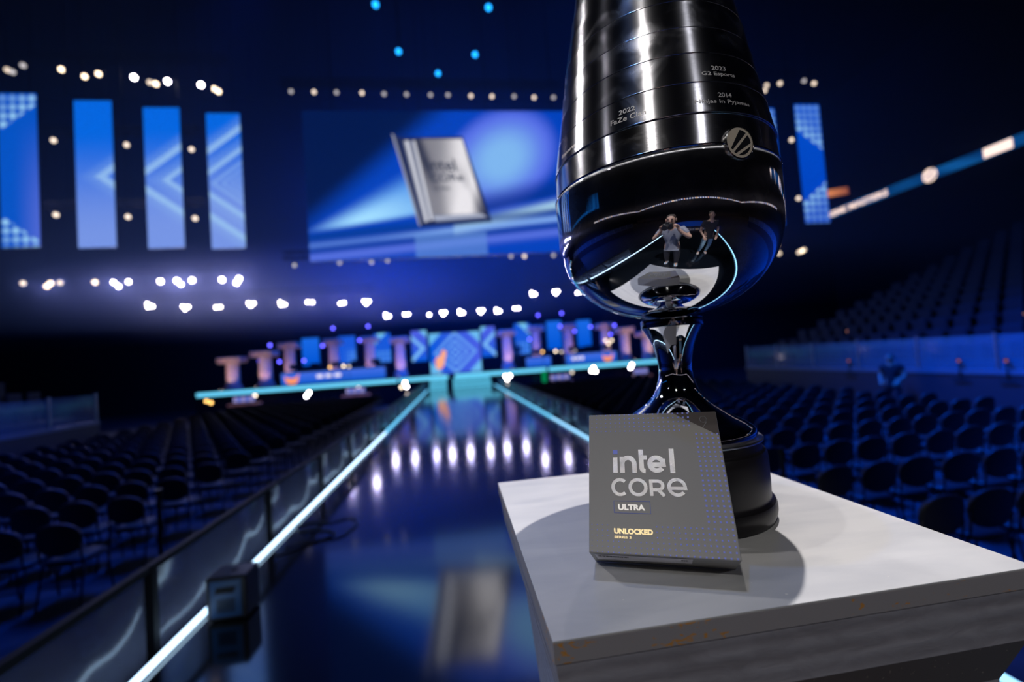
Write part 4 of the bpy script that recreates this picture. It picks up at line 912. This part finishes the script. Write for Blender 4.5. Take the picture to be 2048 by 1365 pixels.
# engraving helpers: hit of a sight line on the band's cylinder
AX = N(TX, TY, 0)
def on_cyl(px, py, r):
    w = ray(px, py); o = Vector((-AX.x, -AX.y)); d = Vector((w.x, w.y)); A = d.dot(d); B = 2 * o.dot(d); C_ = o.dot(o) - (r * H) ** 2
    tq = (-B - math.sqrt(B * B - 4 * A * C_)) / (2 * A); p = CAMP + w * tq; return math.atan2(p.y - AX.y, p.x - AX.x), p.z
ENG = mat('engraved_frost', (.75, .72, .70), .5, .6)
def rad_at(z):                      # radius of the trophy skin at survey height z
    for za, zb_, ra, rb_ in bands:
        if za <= z < zb_:
            q = (z - za) / (zb_ - za); P_ = [(0, 0), (1, 1)]
            for (a, fa), (b, fb) in zip(P_, P_[1:]):
                if q <= b: return ra - (ra - rb_) * (fa + (fb - fa) * (q - a) / (b - a))
    return .655
def engrave(body, pl_, pr_, r, hpx, name='engraving'):
    a0, z0 = on_cyl(*pl_, r); a1, z1_ = on_cyl(*pr_, r); w = abs(a1 - a0) * r * H; a_, zz = on_cyl(pl_[0], pl_[1] - hpx, r)
    bm = text_mesh(body, w, abs(zz - z0), 0, .012)
    bmesh.ops.subdivide_edges(bm, edges=[e for e in bm.edges if e.calc_length() > .004], cuts=1)
    for v in bm.verts:
        a = a0 + (a1 - a0) * v.co.x / w; z = z0 + v.co.y + (z1_ - z0) * v.co.x / w * 0; rr = rad_at((z - CAMH) / H) * H + .00025
        v.co = Vector((rr * math.cos(a), rr * math.sin(a), z - (CAMH - H)))
    o = obj(name, bm, ENG, tr); return o
engrave('2022', (1236.5, 230), (1269, 214), .64, 10); engrave('FaZe Clan', (1220, 252), (1292, 226), .645, 11)
engrave('2023', (1425, 138), (1454, 138), .612, 10); engrave('G2 Esports', (1405, 152), (1472, 160), .614, 11)
engrave('2014', (1438, 193), (1465, 194), .636, 10); engrave('Ninjas in Pyjamas', (1391, 209), (1502, 218), .643, 11)
engrave('Esports', (1121, 320), (1149, 296), .648, 9)
# round badge
a_, z_ = on_cyl(1477, 287, .655); nrm = Vector((math.cos(a_), math.sin(a_), 0)); tan = Vector((-math.sin(a_), math.cos(a_), 0))
bc = Vector((nrm.x * .652 * H, nrm.y * .652 * H, z_ - (CAMH - H)))
BM = Matrix(((tan.x, 0, nrm.x, bc.x), (tan.y, 0, nrm.y, bc.y), (0, 1, 0, bc.z), (0, 0, 0, 1)))
br = .0190
bm = bmesh.new(); lathe(bm, [(0.0004, -.003), (1.08 * br, -.003), (1.08 * br, .0028), (1.0 * br, .0034), (1.0 * br, .0024), (.0004, .0024)], 64); xform(bm, BM); bd = obj('round_badge', bm, mat('badge_rim', (.8, .78, .74), .12, 1), tr, True)
md = bd.modifiers.new('edge', 'EDGE_SPLIT'); md.split_angle = math.radians(30)
bm = bmesh.new(); tube(bm, [(0, 0, .0024), (0, 0, .0029)], br * .985, 56); xform(bm, BM); obj('badge_face', bm, mat('badge_cream', (.78, .68, .55), .4), bd)
def logo_polys():
    c = lambda x, y: ((x - 268) / 130, -(y - 1105) / 130)
    p1 = [c(*q) for q in ((275, 997), (305, 1003), (335, 1021), (190, 1170), (176, 1156))]
    p2 = [c(*q) for q in ((350, 1038), (366, 1062), (374, 1082), (376, 1103), (218, 1200), (203, 1188))]
    p3 = [c(*q) for q in ((372, 1130), (360, 1160), (340, 1184), (312, 1202), (280, 1211), (246, 1210))]
    return [p1, p2, p3]
bm = bmesh.new()
for p in logo_polys(): prism(bm, [(x * br, y * br) for x, y in p], .0029, .0031)
xform(bm, BM); obj('badge_stripes', bm, mat('badge_black', (.02, .02, .025), .2), bd)

# ------------------------------------------------------------------ processor box
ph, th, W_, Hh, T_ = -0.41416718, 0.5833004, .6116, .6609, .2211
RLp = N(.5981, 2.0939, -1)
bx = empty('processor_box', RLp, 'matte black retail processor box with silver lettering leaning on the trophy base', 'box')
a = Vector((math.cos(ph), math.sin(ph), 0)); n_ = Vector((math.sin(ph), -math.cos(ph), 0)); up = Vector((0, 0, 1))
u_ = math.cos(th) * up - math.sin(th) * n_; fr = math.cos(th) * n_ + math.sin(th) * up
# local frame: x along width, y up the face, z out of the face; origin = bottom-left of the FRONT face
BX = Matrix(((a.x, u_.x, fr.x, fr.x * T_ * H), (a.y, u_.y, fr.y, fr.y * T_ * H), (a.z, u_.z, fr.z, fr.z * T_ * H), (0, 0, 0, 1)))
w, h, tk = W_ * H, Hh * H, T_ * H
def bpart(name, bm, m, smooth=False): xform(bm, BX); return obj(name, bm, m, bx, smooth)
CARD = mat('matte_black_card', (.31, .30, .285), .42, spec=.5, bump=(220, .05, .0006, (1, 1, 1)))
bm = bmesh.new(); box(bm, 0, w, 0, h, -tk, 0); bevel(bm, .0009, 2); bpart('carton', bm, CARD)
bm = bmesh.new(); prism(bm, [(.41 * H, h - .0004), (w - .0004, h - .0004), (w - .0004, .535 * H)], .00002, .00006); bpart('painted_corner_shadow', bm, mat('corner_shadow_paint', (.075, .06, .06), .38))  # bowl's shadow on the box corner, painted as a flat dark triangle
FOIL = mat('silver_foil', (.90, .88, .86), .30, 1, bump=(1100, .9, .0006, (1, 1, 1)))
DOT = mat('blue_print', (.29, .35, 1.0), .5)
bm = bmesh.new(); du, dv = .02335, .02215
def dot(uu, vv, s):
    s *= H / 2; x, y = uu * H, vv * H
    f = bm.faces.new([bm.verts.new((x + sx * s, y + sy * s, .00012)) for sx, sy in ((-1, -1), (1, -1), (1, 1), (-1, 1))])
for j in range(5):
    for i in range(19): dot(.0155 + i * du, .6556 - j * dv, .0042 + .0045 * i / 24)
for j in range(5, 24):
    for i in range(5):
        uu = .5085 + i * du
        dot(uu, .6556 - j * dv, .0085)
for j in range(6):
    for i in range(26):
        uu, vv = .0135 + i * du, .1185 - j * .0224
        if .10 < uu < .29 and vv > .055: continue
        if i < 26: dot(uu, vv, .0035 + .004 * i / 25)
for j in range(4):
    for i in range(19, 21): dot(.0155 + i * du, .6556 - j * dv, .0087)
bpart('blue_dot_pattern', bm, DOT)
# drawn lettering: units of H, drawn with strokes
def glyphs(seq, m, name, sw):
    bm = bmesh.new()
    for pts in seq: stroke(bm, [(x * H, y * H) for x, y in pts], sw * H, .0001, .00015)
    return bpart(name, bm, m)
b0, xh = .3560, .4400; s = .0218; hs = s / 2
intel = [[(.1262, b0), (.1262, .4300)],
         [(.1590, b0), (.1590, xh - .006)], [(.1590, .385)] + arc(.1870, .4000, .0280, .0290, 180, 0, 14)[0:] + [(.2150, b0)],
         [(.2480, .4700), (.2480, .384)] + arc(.2650, .3800, .0170, .0150, 180, 270, 8), [(.2420, .4300), (.2740, .4300)],
         arc(.3160, .3985, .0300, .0310, -38, -330, 30) + [(.3455, .4140), (.3465, .3960), (.2940, .3960)],
         [(.3850, b0), (.3880, .4735)]]
glyphs(intel, FOIL, 'silver_lettering', s)
bm = bmesh.new(); prism(bm, [(.1168 * H, .4470 * H), (.1392 * H, .4470 * H), (.1392 * H, .4685 * H), (.1168 * H, .4685 * H)], .0001, .0003); bpart('blue_letter_dot', bm, DOT)
s2 = .0150
core = [arc(.1450, .2885, .0330, .0345, 48, 312, 30), arc(.2255, .2890, .0350, .0345, 0, 360, 40),
        [(.2840, .2500), (.2840, .3180), (.3140, .3180)] + arc(.3140, .2980, .0210, .0200, 90, -90, 12) + [(.2880, .2780)], [(.3150, .2780), (.3390, .2500)],
        arc(.3960, .2910, .0345, .0345, -40, -350, 34) + [(.4310, .2860), (.3640, .2860)]]
glyphs(core, FOIL, 'silver_lettering', s2)
BLUE_L = mat('blue_outline', (.10, .16, .62), .5)
glyphs([[(.1140, .1720), (.1140, .2250), (.2735, .2250), (.2735, .1720), (.1140, .1720)]], BLUE_L, 'blue_outline_box', .0018)
def btext(body, x, y, wd, ht, m, name, bold=.028, ex=.00015):
    bm = text_mesh(body, wd * H, ht * H, ex, bold); bmesh.ops.translate(bm, vec=(x * H, y * H, .0001), verts=bm.verts); return bpart(name, bm, m)
GOLD = mat('gold_foil', (1.0, .80, .45), .42, 1)
btext('ULTRA', .1325, .1845, .118, .0265, mat('plain_silver', (.9, .88, .85), .45, 1), 'silver_lettering', .045); btext('UNLOCKED', .1110, .0830, .1660, .0235, GOLD, 'gold_lettering', .05); btext('SERIES 2', .1120, .0640, .0730, .0105, GOLD, 'gold_lettering', .02)
glyphs([arc(.5490, .6200, .0150, .0155, 0, 360, 24), [(.5640, .6200), (.5600, .6020), (.5440, .5800)]], mat('grey_foil', (.5, .5, .55), .25, 1), 'grey_numeral', .0028)
# label on the underside
bm = bmesh.new(); vs = [bm.verts.new(q) for q in ((.035 * w, -.0004, -.006), (.70 * w, -.0004, -.004), (.70 * w, -.0004, -.030), (.035 * w, -.0004, -.036))]; bm.faces.new(vs); bpart('white_sticker', bm, mat('sticker_white', (.75, .72, .75), .5))
bm = bmesh.new()
for k in range(46):
    x = .05 * w + k * .0042 * 1.1 * (.28 if k < 26 else .30) + (0 if k < 26 else .052); 
    if x > .67 * w: break
    q = [(x, -.0006, -.010), (x + .0007 + (k % 3) * .0003, -.0006, -.010), (x + .0007 + (k % 3) * .0003, -.0006, -.017), (x, -.0006, -.017)]; bm.faces.new([bm.verts.new(p) for p in q])
bpart('sticker_print', bm, PLASTIC)

# ------------------------------------------------------------------ people
SKIN = mat('skin', (.52, .33, .25), .5)
def skinned(name, chains, m, parent, sub=2, root=None):
    """chains: lists of (x,y,z,r); chains share joints by equal position"""
    bm = bmesh.new(); lay = bm.verts.layers.skin.verify(); idx = {}
    def vert(p):
        k = tuple(round(c, 4) for c in p[:3])
        if k not in idx:
            v = bm.verts.new(p[:3]); v[lay].radius = (p[3], p[4] if len(p) > 4 else p[3]); idx[k] = v
        return idx[k]
    for ch in chains:
        vs = [vert(p) for p in ch]
        for A, B in zip(vs, vs[1:]):
            if not bm.edges.get((A, B)): bm.edges.new((A, B))
    roots = [vert(chains[0][0])]
    for v in bm.verts: v[lay].use_root = False
    vert(root or chains[0][0])[lay].use_root = True
    o = obj(name, bm, m, parent)
    sk = o.modifiers.new('skin', 'SKIN'); sk.use_smooth_shade = True
    ss = o.modifiers.new('sub', 'SUBSURF'); ss.levels = sub; ss.render_levels = sub
    return o
def hand(wr, d, up_, side, curl=.5):
    """finger chains rooted in the palm. wr wrist point, d forearm dir, up_ back-of-hand normal"""
    d = Vector(d).normalized(); n = Vector(up_).normalized(); s = d.cross(n).normalized() * side; wr = Vector(wr); ch = []
    pm = wr + d * .05; ch.append([(*wr, .028, .02), (*pm, .036, .018)])
    for k, L in enumerate((.068, .078, .074, .058)):
        b = wr + d * .09 + s * (.030 - .02 * k); c1 = b + (d * math.cos(curl) - n * math.sin(curl)) * L * .45
        c2 = c1 + (d * math.cos(curl * 2) - n * math.sin(curl * 2)) * L * .32; c3 = c2 + (d * math.cos(curl * 2.6) - n * math.sin(curl * 2.6)) * L * .25
        ch.append([(*pm, .036, .018), (*b, .0098), (*c1, .0088), (*c2, .0082), (*c3, .0072)])
    t0 = wr + d * .03 + s * .03; t1 = t0 + (d * .6 + s * .8 - n * .3).normalized() * .032; t2 = t1 + (d * .8 + s * .3 - n * .4).normalized() * .028
    ch.append([(*wr, .028, .02), (*t0, .013), (*t1, .0105), (*t2, .0088)])
    return ch
def person(loc, rz, label, J, shirt, trousers, shoes, hairc, sleeve='short', hands=True):
    """J: dict of joints in the person's own frame (facing +Y)"""
    t = empty('person', loc, label, 'person', None, rz); V3 = lambda k: Vector(J[k])
    def q(k, r, r2=None): return (*J[k], r) if r2 is None else (*J[k], r, r2)
    ch = [[q('pelvis', .13, .10), q('waist', .125, .095), q('chest', .145, .105), q('neck', .055), q('chin', .062, .07), q('head', .082, .098), q('crown', .062, .075)]]
    for s_ in 'lr':
        ch.append([q('chest', .145, .105), q('sho_' + s_, .058), q('elb_' + s_, .042), q('wri_' + s_, .028)])
        ch.append([q('pelvis', .13, .10), q('hip_' + s_, .085), q('kne_' + s_, .058), q('ank_' + s_, .038), q('toe_' + s_, .034, .024)])
        d = Vector(J['hd_' + s_]) if 'hd_' + s_ in J else V3('wri_' + s_) - V3('elb_' + s_); ch += [[(*J['wri_' + s_], .028)] + c[1:] if tuple(c[0][:3]) == tuple(J['wri_' + s_]) else c for c in hand(J['wri_' + s_], d, J.get('hn_' + s_, (0, -1, .2)), 1 if s_ == 'l' else -1, J.get('curl', .6))]
    skinned('body', ch, SKIN, t, 2, q('pelvis', .13, .10))
    sh = [[(*(V3('pelvis') - Vector((0, 0, .10))), .15, .12), q('pelvis', .146, .118), q('waist', .14, .112), q('chest', .155, .118), (*(V3('chest').lerp(V3('neck'), .62)), .075)]]
    for s_ in 'lr':
        e = V3('sho_' + s_).lerp(V3('elb_' + s_), .62 if sleeve == 'short' else 1.0); sh.append([q('chest', .155, .118), q('sho_' + s_, .07), (*e, .062)])
    skinned('shirt', sh, shirt, t, 2, q('pelvis', .146, .118))
    tr_ = [[(*(V3('pelvis') + Vector((0, 0, .06))), .138, .11), (*(V3('pelvis') - Vector((0, 0, .06))), .13, .11)]]
    for s_ in 'lr': tr_.append([(*(V3('pelvis') - Vector((0, 0, .06))), .13, .11), q('hip_' + s_, .096), q('kne_' + s_, .070), (*(V3('ank_' + s_) + Vector((0, 0, .02))), .055)])
    skinned('trousers', tr_, trousers, t, 2)
    for s_ in 'lr':
        A, B = V3('ank_' + s_), V3('toe_' + s_); hl = A + (A - B).normalized() * .03
        skinned('shoe', [[(hl.x, hl.y, .045, .045, .045), (A.x, A.y, .045, .048, .045), (*(A.lerp(B, .6)), .05, .04), (B.x, B.y, .034, .044, .030)]], shoes, t, 2)
    hd = V3('head'); cr = V3('crown'); bk = Vector((0, -.025, .01))
    skinned('hair', [[(*(hd + bk + Vector((0, -.02, -.03))), .078, .085), (*(hd + bk + Vector((0, 0, .03))), .088, .098), (*(cr + bk * .6 + Vector((0, 0, .012))), .066, .078)]], hairc, t, 2)
    # face
    f0 = hd + Vector((0, .092, -.005))
    bm = bmesh.new(); tube(bm, [f0 + Vector((0, -.008, .02)), f0 + Vector((0, .008, 0)), f0 + Vector((0, .020, -.022)), f0 + Vector((0, -.002, -.03))], .010, 8); obj('nose', bm, SKIN, t, True)
    for sx in (-1, 1):
        bm = bmesh.new(); bmesh.ops.create_uvsphere(bm, u_segments=10, v_segments=8, radius=.0115, matrix=Matrix.Translation(f0 + Vector((sx * .03, -.008, .018)))); obj('eye', bm, mat('eye_dark', (.05, .04, .04), .2), t, True)
        bm = bmesh.new(); bmesh.ops.create_uvsphere(bm, u_segments=10, v_segments=8, radius=.03, matrix=Matrix.Translation(hd + Vector((sx * .083, 0, -.005))) @ Matrix.Diagonal((.3, .6, 1, 1))); obj('ear', bm, SKIN, t, True)
    bm = bmesh.new(); tube(bm, [f0 + Vector((-.024, -.012, -.05)), f0 + Vector((0, -.004, -.052)), f0 + Vector((.024, -.012, -.05))], .006, 6); obj('mouth', bm, mat('lips', (.35, .14, .12), .5), t, True)
    return t
HAIR = mat('dark_hair', (.03, .022, .018), .6)
PJ = dict(pelvis=(0, 0, .95), waist=(0, .0, 1.10), chest=(0, 0, 1.28), neck=(0, .02, 1.44), chin=(0, .045, 1.50), head=(0, .04, 1.565), crown=(0, .03, 1.64),
          sho_l=(-.19, .0, 1.36), elb_l=(-.31, .14, 1.20), wri_l=(-.125, .20, 1.40), sho_r=(.19, 0, 1.36), elb_r=(.31, .14, 1.20), wri_r=(.125, .20, 1.40),
          hip_l=(-.10, 0, .88), kne_l=(-.11, .06, .50), ank_l=(-.12, .0, .09), toe_l=(-.14, .17, .035), hip_r=(.10, 0, .88), kne_r=(.13, .10, .50), ank_r=(.14, .10, .09), toe_r=(.17, .27, .035),
          hn_l=(-.8, -.3, 0), hn_r=(.8, -.3, 0), hd_l=(.1, .05, 1), hd_r=(-.1, .05, 1), curl=1.0)
person((-.04, -.40, 0), -.16, 'photographer in grey short-sleeved shirt holding a camera, reflected in the trophy bowl', PJ, mat('grey_shirt', (.22, .24, .3), .7), mat('dark_trousers', (.015, .016, .025), .7), mat('pale_blue_shoes', (.4, .6, .75), .5), HAIR)
ck = empty('hand_camera', (0, 0, 0), 'black camera held up by the photographer, reflected in the trophy', 'camera')
bm = bmesh.new(); box(bm, -.065, .065, -.16, -.10, CAMH - .045, CAMH + .04); bevel(bm, .008, 2); obj('camera_body', bm, PLASTIC, ck)
bm = bmesh.new(); tube(bm, [(0, -.10, CAMH), (0, -.022, CAMH)], .036, 24); obj('lens_barrel', bm, PLASTIC, ck)
bm = bmesh.new(); box(bm, -.022, .022, -.15, -.105, CAMH + .038, CAMH + .062); bevel(bm, .005, 2); obj('viewfinder', bm, PLASTIC, ck)
AJ = dict(PJ); AJ.update(elb_l=(-.27, -.02, 1.10), wri_l=(-.20, .16, .98), elb_r=(.27, -.02, 1.10), wri_r=(.18, .18, .99), toe_r=(.16, .17, .035), ank_r=(.13, 0, .09), kne_r=(.12, .04, .5), hn_l=(-.5, 0, .8), hn_r=(.5, 0, .8), curl=.3); AJ.pop('hd_l'); AJ.pop('hd_r')
person((.80, -1.0, 0), -.05, 'person in black t-shirt and pale blue jeans, reflected right of the photographer in the bowl', AJ, mat('black_shirt', (.015, .015, .02), .8), mat('pale_jeans', (.30, .50, .62), .7), mat('white_shoes', (.6, .62, .65), .5), HAIR)
person(P(9.75, 8.85, -.65), 1.9, 'dark clothed person standing before the railing of the right stand', AJ, mat('black_shirt'), mat('dark_trousers'), mat('black_plastic'), HAIR)
person(P(3.35, 23.9, .692), 3.0, 'dark clothed person standing on the stage right of centre', AJ, mat('black_shirt'), mat('dark_trousers'), mat('black_plastic'), HAIR)
